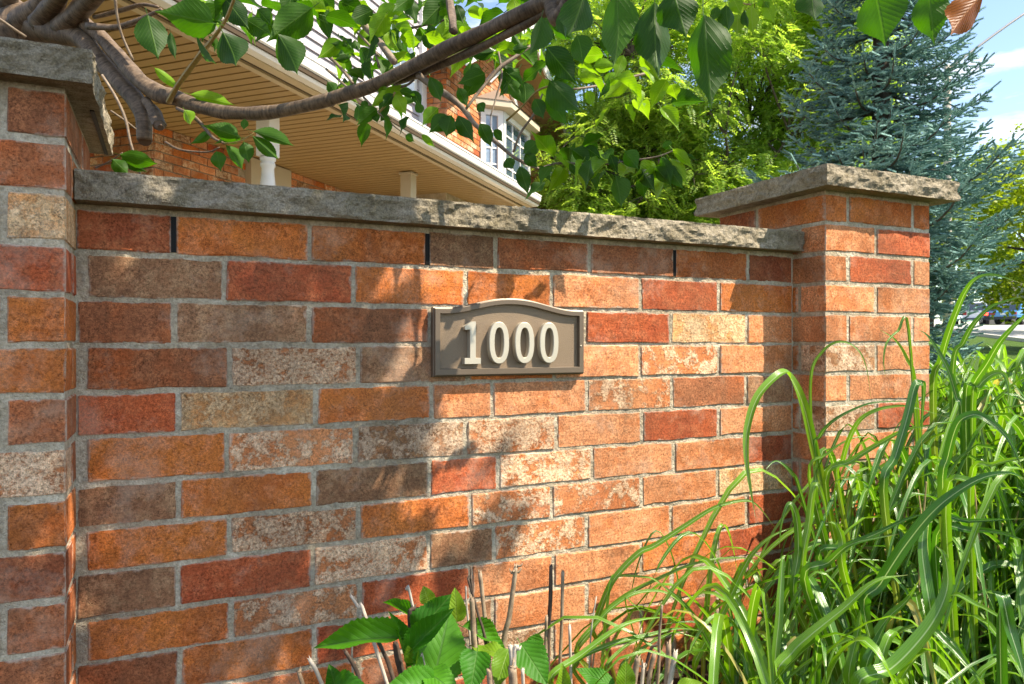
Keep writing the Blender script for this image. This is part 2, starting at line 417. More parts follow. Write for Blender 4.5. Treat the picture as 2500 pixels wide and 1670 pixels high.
# street: runs obliquely past on the right and away
def quadstrip(name, a, b, wid, mat, dz, n=30):
    A, B = Vector(a), Vector(b); d = (B - A); nn = Vector((-d.y, d.x)).normalized() * wid / 2
    mb = MB(); vs = []; fs = []
    for i in range(n + 1):
        p = A + d * i / n
        for s in (-1, 1):
            q = p + nn * s; vs.append((q.x, q.y, gz(q.x, q.y) + dz))
    for i in range(n): fs.append((2 * i, 2 * i + 2, 2 * i + 3, 2 * i + 1))
    mb.add(vs, fs); o = mb.build(name, mat); o["kind"] = "structure"; return o
quadstrip("road", (14.5, 3.0), (36.0, 64.0), 9.5, M['asphalt'], 0.006)
quadstrip("parking_apron", (22.0, 50.0), (70.0, 56.0), 16.0, M['asphalt'], 0.011)
M['kerb'] = simple("kerb_concrete", (0.42, 0.40, 0.37), 0.9, bump=0.3)
def kerb(off):
    A, B = Vector((14.5, 3.0)), Vector((34.0, 58.3)); d = B - A; nn = Vector((-d.y, d.x)).normalized()
    mb = MB(); n = 30; vs = []; fs = []
    for i in range(n + 1):
        p = A + d * i / n + nn * off; g = gz(p.x, p.y)
        for s, z in ((-.09, -0.05), (-.09, .12), (.09, .12), (.09, -0.05)):
            q = p + nn * s; vs.append((q.x, q.y, g + z))
    for i in range(n):
        for k in range(3): fs.append((4 * i + k, 4 * i + k + 1, 4 * i + 4 + k + 1, 4 * i + 4 + k))
    mb.add(vs, fs); o = mb.build("kerb", M['kerb']); o["kind"] = "structure"
kerb(4.85)

# ---------------------------------------------------------------- the sign wall
T_L, T_R = tx(185.0), tx(1937.0)
RZ = TH
wall = empty("sign_wall", WP(T_L, 0, 0), RZ)
tag(wall, "mixed orange brick garden wall with rough stone coping between two pillars", "wall")
JN = {1: (2.0, 1.99), 2: (0.965, 0.975), 3: (-0.05, -0.02), 4: (-1.08, -1.01), 5: (-2.05, -2.03), 6: (-3.1, -3.0),
      7: (-4.08, -3.99), 8: (-5.05, -4.94), 9: (-6.05, -5.96), 10: (-7.0, -6.94), 11: (-8.0, -7.95), 12: (-9.0, -8.98), 0: (3.0, 3.0), 13: (-10.0, -10.0)}
def zj(k, t):
    a, b = JN[k]; s = (t - tx(430)) / (tx(1824) - tx(430)); s = max(-0.15, min(1.1, s))
    return E + (a + (b - a) * s) * H
K = 2500.0 / 2347.0
odd = [404, 715, 985, 1137, 1350, 1543, 1713]
even = [522, 820, 1073, 1267, 1470, 1647]
ROWS = [
 ([398, 710, 980, 1137, 1352, 1546, 1715], "DOOBKKOD"),
 ([515, 810, 1067, 1265, 1468, 1648], "BROOLRO"),
 ([398, 710, 985, 1137, 1342, 1537, 1712], "KBKOORTL"),
 ([527, 822, 1073, 1270, 1467, 1648], "KWBOLPL"),
 ([408, 725, 990, 1128, 1345, 1540, 1710], "RTOLLPKB"),
 ([520, 815, 1068, 1275, 1472, 1648], "OPGWLRL"),
 ([410, 720, 985, 1142, 1357, 1545, 1712], "BOBRWLLR"),
 ([525, 823, 1078, 1265, 1470, 1645], "OWOPPLT"),
 ([408, 718, 983, 1133, 1345, 1538, 1712], "BRWBPLLR"),
 ([530, 825, 1080, 1268, 1470, 1645], "OPRLLOR"),
 ([412, 720, 985, 1130, 1345, 1540, 1712], "KORBLLOK"),
 (even, "OOKGLRO"),
 (odd, "KOBROKOL"),
]
JW = 0.0046
BRK = 0
def lay(parent, name, c, lx, ly, lz, rz, mat, cuts=5):
    global BRK; BRK += 1
    me = brick_mesh("brick_piece", lx, ly, lz, BRK * 1.37, cuts)
    me.materials.append(mat)
    o = bpy.data.objects.new(name, me); COL.objects.link(o); o.parent = parent
    o.location = c; o.rotation_euler = (0, rz, 0)
    return o
VENTS = {(0, 0), (0, 2), (0, 5)}
for r, (js, cols) in enumerate(ROWS):
    ts = [T_L + (0.003 if r % 2 == 0 else 0.020)] + [tx(x * K) for x in js] + [T_R - 0.004]
    for i in range(len(ts) - 1):
        a, b = ts[i] + (JW if i else 0), ts[i + 1] - (JW if i < len(ts) - 2 else 0.002)
        m = (a + b) / 2
        zt, zb = zj(r, m) - 0.0045, zj(r + 1, m) + 0.0045
        if r == 0: zt -= 0.003
        sl = math.atan2(-(zj(r, b) - zj(r, a)), b - a) * 0.7
        zt += rng.uniform(-0.0012, 0.0012); zb += rng.uniform(-0.0012, 0.0012)
        prd = rng.uniform(-0.0012, 0.0018)
        lay(wall, "brick", (m - T_L, 0.045 - prd, (zt + zb) / 2), b - a, 0.09, zt - zb, sl, M[cols[i % len(cols)]], 6 if b - a > 0.2 else 4)
        if (r, i) in VENTS:
            tj = ts[i + 1]; vm = MB()
            vm.box((0, 0.02, 0), (0.0100, 0.04, zt - zb - 0.004))
            for q in (-0.0032, 0.0, 0.0032): vm.box((q, -0.0005, 0), (0.0013, 0.003, zt - zb - 0.006))
            o = vm.build("weep_vent", M['vent'], wall); o.location = (tj - T_L, -0.0004, (zt + zb) / 2)
# mortar body, slightly recessed, gently uneven
def mortar_slab(name, w, y0, y1, z0, z1, parent, step=0.008, amp=0.0022):
    mb = MB(); nx = int(w / step); nz = int((z1 - z0) / step); vs = []; fs = []
    for k in range(nz + 1):
        for i in range(nx + 1):
            x = w * i / nx; z = z0 + (z1 - z0) * k / nz
            d = noise.fractal(Vector((x * 48, z * 48, 3.3)), 0.8, 2.0, 3) * amp
            d = max(-0.004, min(d, 0.0010))
            vs.append((x, y0 - d, z))
    for k in range(nz):
        for i in range(nx):
            a = k * (nx + 1) + i; fs.append((a, a + 1, a + nx + 2, a + nx + 1))
    mb.add(vs, fs)
    e = 0.004
    mb.add([(0, y0 + e, z0), (w, y0 + e, z0), (w, y0 + e, z1), (0, y0 + e, z1), (0, y1, z0), (w, y1, z0), (w, y1, z1), (0, y1, z1)],
           [(4, 7, 6, 5), (0, 3, 7, 4), (1, 5, 6, 2), (3, 2, 6, 7), (0, 4, 5, 1)])
    return mb.build(name, M['mortar'], parent, True)
WL = T_R - T_L
mc = mortar_slab("mortar_core", WL + 0.03, 0.0026, 0.235, 0.0, E + 3.04 * H, wall); mc.location = (-0.012, 0, 0)
bk = MB(); bk.box((WL / 2, 0.245, (E + 3.0 * H) / 2), (WL - 0.01, 0.03, E + 3.0 * H)); bk.build("rear_face", M['O'], wall)
cp = rough_box("coping_stone", WL - 0.004, 0.30 + 0.5 * H, 0.65 * H, 0.0105, 0.0055, 4.0, ('f', 'b'), wall, M['stone'])
cp.location = (WL / 2, (0.30 - 0.5 * H) / 2, E + 3.05 * H)

# ---------------------------------------------------------------- pillars
PW = 5.03 * H
def pillar(t_edge, n_front, side, comp, zoff, label, colsA, colsB, o_cap):
    "side=+1: visible edge is the left one and the pillar runs right; -1: runs left"
    x0 = t_edge if side > 0 else t_edge - PW
    p = empty("brick_pillar", WP(x0, n_front, 0), RZ)
    tag(p, label, "pillar", "pillars of the sign wall")
    hc = H * comp; b = 0.09; j = 0.0055
    top = E + zoff * H + 5 * hc
    rows = int(round((top) / hc))
    for r in range(rows):
        zt = top - r * hc - 0.006; zb = zt - hc + 0.0115
        if zb < -0.05: zb = -0.05
        A = (r % 2 == 0)
        if A:
            f1, f2 = 1.03 * H, PW - 0.88 * H
            pl = [(0, f1 - j, 0, 3.0 * H), (0, f1 - j, 3.0 * H + 2 * j, PW), (f1 + j, f2 - j, 0, b), (f2 + j, PW, 0, 3.0 * H), (f2 + j, PW, 3.0 * H + 2 * j, PW), (f1 + j, f2 - j, PW - b, PW)]
            cs = colsA[(r // 2) % len(colsA)]; cc = [cs[0], cs[3 % len(cs)], cs[1], cs[2], 'O', 'O']
        else:
            f1 = 2.33 * H
            pl = [(0, f1 - j, 0, 1.02 * H), (f1 + j, PW, 0, 1.02 * H), (0, b, 1.02 * H + 2 * j, 4.0 * H), (PW - b, PW, 1.02 * H + 2 * j, 4.0 * H), (0, f1 - j, 4.0 * H + 2 * j, PW), (f1 + j, PW, 4.0 * H + 2 * j, PW)]
            cs = colsB[(r // 2) % len(colsB)]; cc = [cs[0], cs[1], cs[2 % len(cs)], 'O', 'O', 'K']
        if side < 0:
            pl = [(PW - q1, PW - q0, y0, y1) for (q0, q1, y0, y1) in pl]
        for (q0, q1, y0, y1), c in zip(pl, cc):
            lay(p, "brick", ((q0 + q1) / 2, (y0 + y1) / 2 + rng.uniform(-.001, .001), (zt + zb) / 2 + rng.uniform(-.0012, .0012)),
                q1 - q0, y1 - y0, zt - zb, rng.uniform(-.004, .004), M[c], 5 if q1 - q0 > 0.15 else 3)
    core = MB(); e = 0.0026
    core.box((PW / 2, PW / 2, (top + 0.010) / 2 - 0.02), (PW - 2 * e, PW - 2 * e, top + 0.010 + 0.04)); core.build("mortar_core", M['mortar'], p)
    cw = PW + 2 * o_cap * H
    c = rough_box("cap_stone", cw, cw, 0.66 * H, 0.0105, 0.0058, 17.0 if side > 0 else 43.0, ('f', 'b', 'l', 'r'), p, M['stone'])
    c.location = (PW / 2, PW / 2, top + 0.004)
    return p, top
t_edgeR = T_R
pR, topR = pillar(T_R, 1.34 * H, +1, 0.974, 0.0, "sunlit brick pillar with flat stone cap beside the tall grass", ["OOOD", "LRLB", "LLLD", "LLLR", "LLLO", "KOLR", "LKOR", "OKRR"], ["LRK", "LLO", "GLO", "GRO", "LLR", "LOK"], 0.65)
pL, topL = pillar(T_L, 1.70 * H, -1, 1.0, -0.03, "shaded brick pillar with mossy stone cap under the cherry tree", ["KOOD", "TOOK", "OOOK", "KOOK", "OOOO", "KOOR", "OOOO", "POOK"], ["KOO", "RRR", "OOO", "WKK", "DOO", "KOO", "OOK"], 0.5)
lm = MB(); lm.box((0, 0, 0), (0.0075, 0.36, 0.004))
sl = lm.build("drip_groove", M['vent'], pL); sl.location = (PW + 0.030, 0.30, topL + 0.0035)

# ---------------------------------------------------------------- address plaque
def plaque_mats():
    t = NT("plaque_bronze"); v, r = t.objvec()
    a = t.noise(v, 12, 4); b = t.noise(v, 800, 2)
    col = t.mix(a, (0.115, 0.083, 0.056), (0.145, 0.107, 0.074))
    M['bronze'] = t.done(t.bsdf(color=col, rough=0.42, metal=0.25, normal=t.bump(b, 0.25, 0.0006), spec=0.5))
    t = NT("plaque_field"); v, r = t.objvec(); b = t.noise(v, 700, 3, 0.7)
    M['field'] = t.done(t.bsdf(color=t.mix(t.noise(v, 10, 3), (0.19, 0.135, 0.086), (0.23, 0.165, 0.108)), rough=0.55, metal=0.15, normal=t.bump(b, 0.8, 0.0012), spec=0.4))
    t = NT("digit_nickel"); v, r = t.objvec(); b = t.noise(v, 500, 3)
    M['nickel'] = t.done(t.bsdf(color=t.mix(t.noise(v, 30, 4), (0.47, 0.42, 0.33), (0.55, 0.495, 0.40)), rough=0.38, metal=0.45, normal=t.bump(b, 0.2, 0.0005), spec=0.5))
plaque_mats()
PD = 0.022
pl0, pl1 = tx(1053.0 + 6, PD), tx(1427.0, PD)
pz0 = E - 0.885 * H; pzs = E + 0.945 * H; PWID = pl1 - pl0
plq = empty("address_plaque", WP((pl0 + pl1) / 2, 0.002, pz0), RZ)
tag(plq, "bronze arched house number plaque reading 1000 mounted on the brick wall", "plaque")
def outline(inset, n=40):
    w = PWID / 2 - inset; zb = inset * 1.18; ht = pzs - pz0
    pts = [(-w, zb), (w, zb)]
    for i in range(n + 1):
        x = w - 2 * w * i / n
        s = min(1.0, abs(x) / (PWID * 0.435)); a = 0.0255 * 0.5 * (1 + math.cos(math.pi * s ** 1.08))
        pts.append((x, ht - inset * 0.95 + a))
    return pts
def loops(mb, rings, close_last=False, mi=0):
    "rings: list of (outline points, depth); depth grows towards the viewer (-y)"
    n = len(rings[0][0]); vs = []; fs = []
    for pts, d in rings:
        for x, z in pts: vs.append((x, -d, z))
    for k in range(len(rings) - 1):
        for i in range(n):
            a, b = k * n + i, k * n + (i + 1) % n
            fs.append((a, b, b + n, a + n))
    if close_last: fs.append(tuple((len(rings) - 1) * n + i for i in range(n)))
    mb.add(vs, fs, mi=mi)
fm = MB()
loops(fm, [(outline(0), 0.0), (outline(0), PD * 0.62), (outline(0.0022), PD * 0.68), (outline(0.0026), PD * 0.95), (outline(0.0042), PD), (outline(0.0150), PD), (outline(0.0158), PD - 0.0012), (outline(0.0164), PD - 0.0108)])
fm.build("frame", M['bronze'], plq)
fm = MB(); loops(fm, [(outline(0.0160), PD - 0.0106)], True); fm.build("backplate", M['field'], plq)
sc_ = MB(); tube(sc_, [(0, 0, 0), (0, -0.002, 0)], [0.0022, 0.0018], 8, 1); so = sc_.build("screw", M['nickel'], plq, True); so.location = (PWID / 2 - 0.0125, -PD + 0.0002, 0.072)
dh = 1.135 * H; dz0 = E - 0.5 * H - pz0 - 0.005
def zero_ring(a, bh, n=44, p=2.35):
    out = []
    for i in range(n):
        an = 2 * math.pi * i / n; c, s = math.cos(an), math.sin(an)
        out.append((a * math.copysign(abs(c) ** (2 / p), c), bh * math.copysign(abs(s) ** (2 / p), s)))
    return out
def digit_zero():
    mb = MB(); a, b = 0.0262, dh / 2; ai, bi = 0.0120, dh / 2 - 0.0142
    y0, y1 = PD - 0.0106, PD + 0.006
    def ring(q, d): return (zero_ring(*q), d)
    rr = [((a, b), y0), ((a, b), y1 - 0.0012), ((a - 0.0014, b - 0.0014), y1), ((ai + 0.0012, bi + 0.0012), y1), ((ai, bi), y1 - 0.0012), ((ai, bi), y0)]
    loops(mb, [ring(q, d) for q, d in rr]); return mb.mesh("digit_zero")
def digit_one():
    hw = dh / 2; s = 0.0072
    P = [(-0.021, -hw), (0.021, -hw), (0.021, -hw + 0.0145), (s + 0.001, -hw + 0.0145), (s + 0.001, hw), (-0.0045, hw), (-0.0215, hw - 0.0125), (-0.0195, hw - 0.0205), (-s, hw - 0.0195), (-s, -hw + 0.0145), (-0.021, -hw + 0.0145)]
    def ins(e):
        out = []; n = len(P)
        for i in range(n):
            p0, p1, p2 = Vector(P[i - 1]), Vector(P[i]), Vector(P[(i + 1) % n])
            d1, d2 = (p1 - p0).normalized(), (p2 - p1).normalized()
            n1, n2 = Vector((-d1.y, d1.x)), Vector((-d2.y, d2.x)); m = (n1 + n2); k = max(0.3, m.length_squared / 2)
            q = p1 + m * (e / (2 * k) if k else 0) * 1.0; out.append((q.x, q.y))
        return out
    mb = MB(); y0, y1 = PD - 0.0106, PD + 0.006
    loops(mb, [(P, y0), (P, y1 - 0.0012), (ins(0.0013), y1)], True); return mb.mesh("digit_one")
zm = digit_zero(); om = digit_one()
for x, me in ((1154.4, om), (1219.3, zm), (1281.6, zm), (1341.5, zm)):
    o = link("digit", me, M['nickel'], plq)
    o.location = (tx(x, PD + 0.008) - (pl0 + pl1) / 2, 0, dz0 + dh / 2)
    tag(o, "raised nickel digit one" if me is om else "raised nickel digit zero")

# ---------------------------------------------------------------- the house behind
HA = math.atan(669.0 / 1800.0)
Gd = Vector((math.sin(HA), math.cos(HA), 0)); Pd = Vector((math.cos(HA), -math.sin(HA), 0))
ZS = E + 1.84
def HS(x, p):
    u = (x - CX) / F
    return p / (math.cos(HA) * u - math.sin(HA))
def HG(x, p):
    u = (x - CX) / F; s = HS(x, p)
    return s * (math.sin(HA) * u + math.cos(HA))
def HZ(x, y, p): return E + (CY - y) / F * HS(x, p)
house = empty("brick_house", (Pd * -5.0 + Gd * 6.0), -HA)
tag(house, "two storey brick house with deep tan porch soffit and white gutter behind the wall", "house")
def hl(p, g, z): return (p + 5.0, g - 6.0, z)
M['soffit'] = simple("soffit_vinyl", (0.36, 0.235, 0.098), 0.5, 0.08, 1.6)
M['groove'] = simple("soffit_groove", (0.055, 0.034, 0.016), 0.8)
M['fascia'] = simple("fascia_tan", (0.50, 0.40, 0.26), 0.5)
M['white'] = simple("white_trim", (0.70, 0.69, 0.67), 0.4, 0.04)
M['gutter'] = simple("gutter_enamel", (0.78, 0.77, 0.75), 0.28, 0.04, spec=0.6)
M['siding'] = simple("siding_lilac_white", (0.40, 0.365, 0.385), 0.55, 0.04)
M['beige'] = simple("beige_paint", (0.50, 0.43, 0.32), 0.55, 0.05)
M['roof'] = simple("roof_shingle", (0.10, 0.085, 0.078), 0.9, 0.3, 30, bump=0.5)
M['brownroof'] = simple("bay_roof_metal", (0.20, 0.15, 0.12), 0.5, 0.1)
def glass(name, col):
    t = NT(name); v, r = t.objvec()
    return t.done(t.bsdf(color=t.mix(t.noise(v, 1.5, 3), col, tuple(x * 1.6 for x in col)), rough=0.03, spec=1.0, coat=0.6))
M['glass'] = glass("window_glass", (0.05, 0.075, 0.10))
M['glass_sky'] = glass("window_glass_sky_tint", (0.16, 0.21, 0.28))  # paler copy of the glass, reflected sky painted into the base colour
HM = [M['L'], M['L'], M['L'], M['O'], M['P'], M['R'], M['L'], M['O'], M['G']]
def hbox(parent, name, p0, p1, g0, g1, z0, z1, mat):
    mb = MB(); mb.box(hl((p0 + p1) / 2, (g0 + g1) / 2, (z0 + z1) / 2), (p1 - p0, g1 - g0, z1 - z0))
    return mb.build(name, mat, parent)
# porch: soffit boards
porch = hbox(house, "porch_roof", -8.2, -3.10, 2.2, 9.40, ZS + 0.02, ZS + 0.10, M['groove'])
bm_ = MB(); bw = 0.0885
vs = [(-2.40, -bw / 2, 0), (2.42, -bw / 2, 0), (2.42, bw / 2, 0), (-2.40, bw / 2, 0)]
vs += [(x, y * 0.93, -0.016) for x, y, z in vs]
bm_.add(vs, [(0, 1, 5, 4), (1, 2, 6, 5), (2, 3, 7, 6), (3, 0, 4, 7), (4, 5, 6, 7), (3, 2, 1, 0)])
bme = bm_.mesh("soffit_board"); bme.materials.append(M['soffit'])
k = 0; g = 2.3
while g < 9.36:
    o = link("soffit_board", bme, None, porch); o.location = hl(-5.80, g, ZS + 0.025); g += 0.1016; k += 1
hbox(porch, "edge_trim", -3.385, -3.335, 2.2, 9.39, ZS - 0.004, ZS + 0.019, M['fascia'])
hbox(porch, "shadow_gap", -3.333, -3.275, 2.2, 9.39, ZS + 0.012, ZS + 0.0195, M['groove'])
hbox(porch, "fascia", -3.273, -3.20, 2.2, 9.39, ZS - 0.012, ZS + 0.15, M['fascia'])
gm = MB()
prof = [(-3.197, 0.15), (-3.197, -0.004), (-3.13, -0.004), (-3.118, 0.012), (-3.112, 0.045), (-3.088, 0.062), (-3.08, 0.085), (-3.08, 0.118), (-3.072, 0.124), (-3.072, 0.138), (-3.088, 0.138)]
n_ = len(prof); vs = [hl(p, 2.2, ZS + z) for p, z in prof] + [hl(p, 9.41, ZS + z) for p, z in prof]
gm.add(vs, [(i, i + 1, i + 1 + n_, i + n_) for i in range(n_ - 1)] + [tuple(n_ + i for i in range(n_))])
gm.build("gutter", M['gutter'], porch)
rm = MB(); a, b = (-3.19, ZS + 0.13), (-4.0, ZS + 0.42)
rm.add([hl(a[0], 2.2, a[1]), hl(a[0], 9.40, a[1]), hl(b[0], 9.40, b[1]), hl(b[0], 2.2, b[1])], [(0, 1, 2, 3)]); rm.build("roof_deck", M['roof'], porch)
# porch walls: mortar slabs with bricks
def brick_face(parent, axis, fixed, c0, c1, z0, z1, keep, seed, ln=0.205, ht=0.0725, face=1):
    "bricks on a plane; axis 'g': runs along g at p=fixed; axis 'p': runs along p at g=fixed"
    r = random.Random(seed); rows = int((z1 - z0) / ht); made = 0
    for k in range(rows):
        z = z1 - (k + 0.5) * ht
        c = c0 - (0.5 * ln if k % 2 else 0)
        while c < c1:
            a, b = max(c, c0), min(c + ln, c1); c += ln
            if b - a < 0.04 or not keep((a + b) / 2, z): continue
            key = (round((b - a) * 50), axis)
            if key not in HB:
                me = brick_mesh("house_brick_piece", (b - a - 0.009), 0.03, ht - 0.010, 3.0 + len(HB), 3, 0.0009) if axis == 'p' else None
                if axis == 'g':
                    me = brick_mesh("house_brick_piece", (b - a - 0.009), 0.03, ht - 0.010, 5.0 + len(HB), 3, 0.0009)
                HB[key] = me
            base = HB[key]; mt = r.choice(HM); kk = (key, mt.name)
            if kk not in HBM:
                m2 = base.copy(); m2.materials.clear(); m2.materials.append(mt); HBM[kk] = m2
            o = bpy.data.objects.new("brick", HBM[kk]); COL.objects.link(o); o.parent = parent
            if axis == 'g': o.location = hl(fixed - 0.008, (a + b) / 2, z); o.rotation_euler = (0, 0, R(90))
            else: o.location = hl((a + b) / 2, fixed + 0.008, z)
            made += 1
    return made
HB = {}; HBM = {}
PWL = -5.01; gC = HG(375, PWL)
w1 = hbox(house, "porch_wall", PWL - 0.25, PWL - 0.012, gC + 0.012, 9.6, 0.0, ZS + 0.015, M['mortar'])
brick_face(w1, 'g', PWL, gC, HG(905, PWL), ZS - 0.60, ZS + 0.010, lambda c, z: not (HG(596, PWL) < c < HG(700, PWL)), 3)
w2 = hbox(house, "end_wall", -8.2, PWL - 0.01, gC + 0.012, gC + 0.25, 0.0, ZS + 0.014, M['mortar'])
brick_face(w2, 'p', gC, -6.3, PWL, ZS - 0.60, ZS + 0.008, lambda c, z: True, 4)
dr = hbox(house, "door_surround", PWL - 0.02, PWL + 0.07, HG(596, PWL) + 0.02, HG(698, PWL), 0.3, ZS - 0.005, M['beige'])
# posts
def post(x, ytop, turned):
    p = -3.83; g = HG(x, p); c = hl(p, g, 0)
    s = empty("porch_post", c); s.parent = house
    mb = MB()
    if turned:
        mb.box((0, 0, ZS - 0.19), (0.125, 0.125, 0.36)); mb.build("post_block", M['white'], s)
        mb = MB(); zz = ZS - 0.37
        prof = [(0.050, 0), (0.062, -.012), (0.062, -.03), (0.048, -.04), (0.058, -.055), (0.058, -.075), (0.047, -.09), (0.050, -.15), (0.057, -.20), (0.060, -.26), (0.052, -.30), (0.062, -.315), (0.062, -.34), (0.046, -.36), (0.042, -.60), (0.05, -.9), (0.05, -ZS + 0.45)]
        tube(mb, [(0, 0, zz + z) for r_, z in prof], [r_ for r_, z in prof], 20, 1); mb.build("turned_shaft", M['white'], s, True)
    else:
        mb.box((0, 0, (ZS + 0.2) / 2 - 0.004), (0.125, 0.125, ZS - 0.2)); mb.build("post_shaft", M['beige'], s)
        mb = MB(); mb.box((0, 0, ZS - 0.012), (0.15, 0.15, 0.018)); mb.build("post_cap", M['beige'], s)
    return s
post(654, 265, True); post(997, 424, False)
# upper storey: brick block with gable
PB = -3.90; gB0, gB1 = HG(1090, PB), HG(1333, PB); gM = (gB0 + gB1) / 2
zEv = HZ(1375, 352, -3.5) + 0.06; zPk = zEv + 0.56 * (gB1 - gB0) / 2 * 1.02
blk = MB()
def prism(mb, pts, p0, p1):
    n = len(pts); vs = [hl(p0, g, z) for g, z in pts] + [hl(p1, g, z) for g, z in pts]
    mb.add(vs, [tuple(range(n, 2 * n)), tuple(range(n - 1, -1, -1))] + [(i, (i + 1) % n, (i + 1) % n + n, i + n) for i in range(n)])
prism(blk, [(gB0 + 0.012, 0.2), (gB1, 0.2), (gB1, zEv), (gM, zPk), (gB0 + 0.012, zEv)], PB - 3.5, PB - 0.012)
upper = blk.build("gable_wall", M['mortar'], house)
q_ = 0.33; gs0 = HG(1172, PB)
for it in range(40):                                   # bay depth from where its corner is seen
    X = Pd * (PB + q_) + Gd * (gs0 + q_); xs_ = CX + X.x / X.y * F
    q_ += (1226 - xs_) * 0.002
q_ = max(0.12, min(0.6, q_)); PF = PB + q_; gF0 = gs0 + q_; gF1 = HG(1290, PF)
zW1 = HZ(1250, 292, PF); zW0 = ZS + 0.1
def keep_up(c, z):
    if gs0 - 0.02 < c < gF1 + q_ + 0.02 and z < zW1 + 0.12: return False
    lim = zEv + (zPk - zEv) * (1 - abs(c - gM) / (gM - gB0)); return z < lim - 0.05
nb_ = brick_face(upper, 'g', PB, gB0, gB1, ZS + 0.10, ZS + 0.10 + 0.0725 * 23, lambda c, z: keep_up(c, z), 7)
brick_face(upper, 'p', gB0, PB - 0.28, PB, ZS + 0.10, ZS + 0.10 + 0.0725 * 24, lambda c, z: True, 8)
# the higher courses, too small to pick apart
hi = MB(); rr = random.Random(5); z = ZS + 0.10 + 0.0725 * 23.5; kk = 0
while z < zPk:
    c = gB0 - (0.1 if kk % 2 else 0)
    while c < gB1:
        a, b = max(c, gB0), min(c + 0.205, gB1); c += 0.205
        if b - a > 0.03 and keep_up((a + b) / 2, z): hi.box(hl(PB - 0.008, (a + b) / 2, z), (0.03, b - a - 0.009, 0.0625))
    z += 0.0725; kk += 1
tag(hi.build("high_brick_courses", M['L'], upper), kind="stuff")
# gable roof with boarded rake soffit and white fascia
roof = MB(); pr = PB + 0.42
sl_ = (zPk - zEv) / (gM - gB0)
def rz_(g): return zPk + 0.05 - abs(g - gM) * sl_
ge0, ge1 = gB0 - 0.30, gB1 + 0.30
roof.add([hl(pr, ge0, rz_(ge0) + .16), hl(pr, gM, rz_(gM) + .16), hl(pr, ge1, rz_(ge1) + .16), hl(-8.0, ge0, rz_(ge0) + .16), hl(-8.0, gM, rz_(gM) + .16), hl(-8.0, ge1, rz_(ge1) + .16)],
         [(0, 1, 4, 3), (1, 2, 5, 4)])
gr = roof.build("gable_roof", M['roof'], house)
for sgn, ga, gb in ((-1, ge0, gM), (1, gM, ge1)):
    fa = MB(); vs = []
    for g, d in ((ga, 0), (gb, 0)):
        for p in (pr, pr - 0.03):
            vs += [hl(p, g, rz_(g) - 0.03), hl(p, g, rz_(g) + 0.155)]
    fa.add(vs, [(0, 1, 5, 4), (2, 6, 7, 3), (0, 4, 6, 2), (1, 3, 7, 5), (0, 2, 3, 1), (4, 5, 7, 6)]); fa.build("rake_fascia", M['white'], gr)
    n = int(abs(gb - ga) / 0.13)
    for i in range(n):
        a, b = ga + (gb - ga) * i / n, ga + (gb - ga) * (i + 0.93) / n
        sb = MB(); sb.add([hl(PB - 0.3, a, rz_(a)), hl(pr - 0.031, a, rz_(a)), hl(pr - 0.031, b, rz_(b)), hl(PB - 0.3, b, rz_(b)),
                           hl(PB - 0.3, a, rz_(a) + .02), hl(pr - 0.031, a, rz_(a) + .02), hl(pr - 0.031, b, rz_(b) + .02), hl(PB - 0.3, b, rz_(b) + .02)],
                          [(3, 2, 1, 0), (4, 5, 6, 7), (0, 1, 5, 4), (1, 2, 6, 5), (2, 3, 7, 6), (3, 0, 4, 7)])
        sb.build("rake_board", M['soffit'], gr)
er = MB(); er.box(hl((pr + PB - 0.3) / 2, ge1 + 0.02, rz_(ge1) + 0.03), (pr - PB + 0.3, 0.05, 0.20)); er.build("eave_return", M['white'], gr)
# bay window
bay = empty("bay_window", hl(PB, gs0, ZS)); bay.parent = house
def bl(p, g, z): return (p - PB, g - gs0, z - ZS)
def facet(p0, g0, p1, g1, z0, z1, cols, rows, gl):
    A, B = Vector((p0, g0)), Vector((p1, g1)); d = B - A; ln = d.length; dn = d / ln
    o = Vector((dn.y, -dn.x))                      # outward
    if o.x < 0: o = -o
    def q(s, off, z): v = A + dn * s + o * off; return bl(v.x, v.y, z)
    def slab(name, s0, s1, za, zb, o0, o1, mat):
        mb = MB(); vs = [q(s, off, z) for z in (za, zb) for s, off in ((s0, o0), (s1, o0), (s1, o1), (s0, o1))]
        mb.add(vs, [(0, 3, 2, 1), (4, 5, 6, 7), (0, 1, 5, 4), (1, 2, 6, 5), (2, 3, 7, 6), (3, 0, 4, 7)]); return mb.build(name, mat, bay)
    fw = 0.075
    slab("frame_stile", 0, fw, z0, z1, -0.04, 0.03, M['white']); slab("frame_stile", ln - fw, ln, z0, z1, -0.04, 0.03, M['white'])
    slab("frame_head", fw, ln - fw, z1 - fw, z1, -0.04, 0.028, M['white']); slab("frame_sill", fw, ln - fw, z0, z0 + fw, -0.04, 0.028, M['white'])
    w = (ln - 2 * fw) / cols; hh = (z1 - z0 - 2 * fw) / rows
    for i in range(cols):
        for j in range(rows): slab("pane", fw + i * w + .002, fw + (i + 1) * w - .002, z0 + fw + j * hh + .002, z0 + fw + (j + 1) * hh - .002, -0.012, 0.0, gl)
    for i in range(1, cols): slab("muntin", fw + i * w - 0.011, fw + i * w + 0.011, z0 + fw, z1 - fw, -0.013, 0.012, M['white'])
    for j in range(1, rows): slab("muntin", fw, ln - fw, z0 + fw + j * hh - 0.011, z0 + fw + j * hh + 0.011, -0.0125, 0.010, M['white'])
facet(PB, gs0, PF, gF0, zW0, zW1, 2, 5, M['glass_sky'])
facet(PF, gF0 + 0.001, PF, gF1, zW0, zW1, 3, 5, M['glass'])
facet(PF, gF1 + 0.001, PB, gF1 + q_, zW0, zW1, 2, 5, M['glass'])
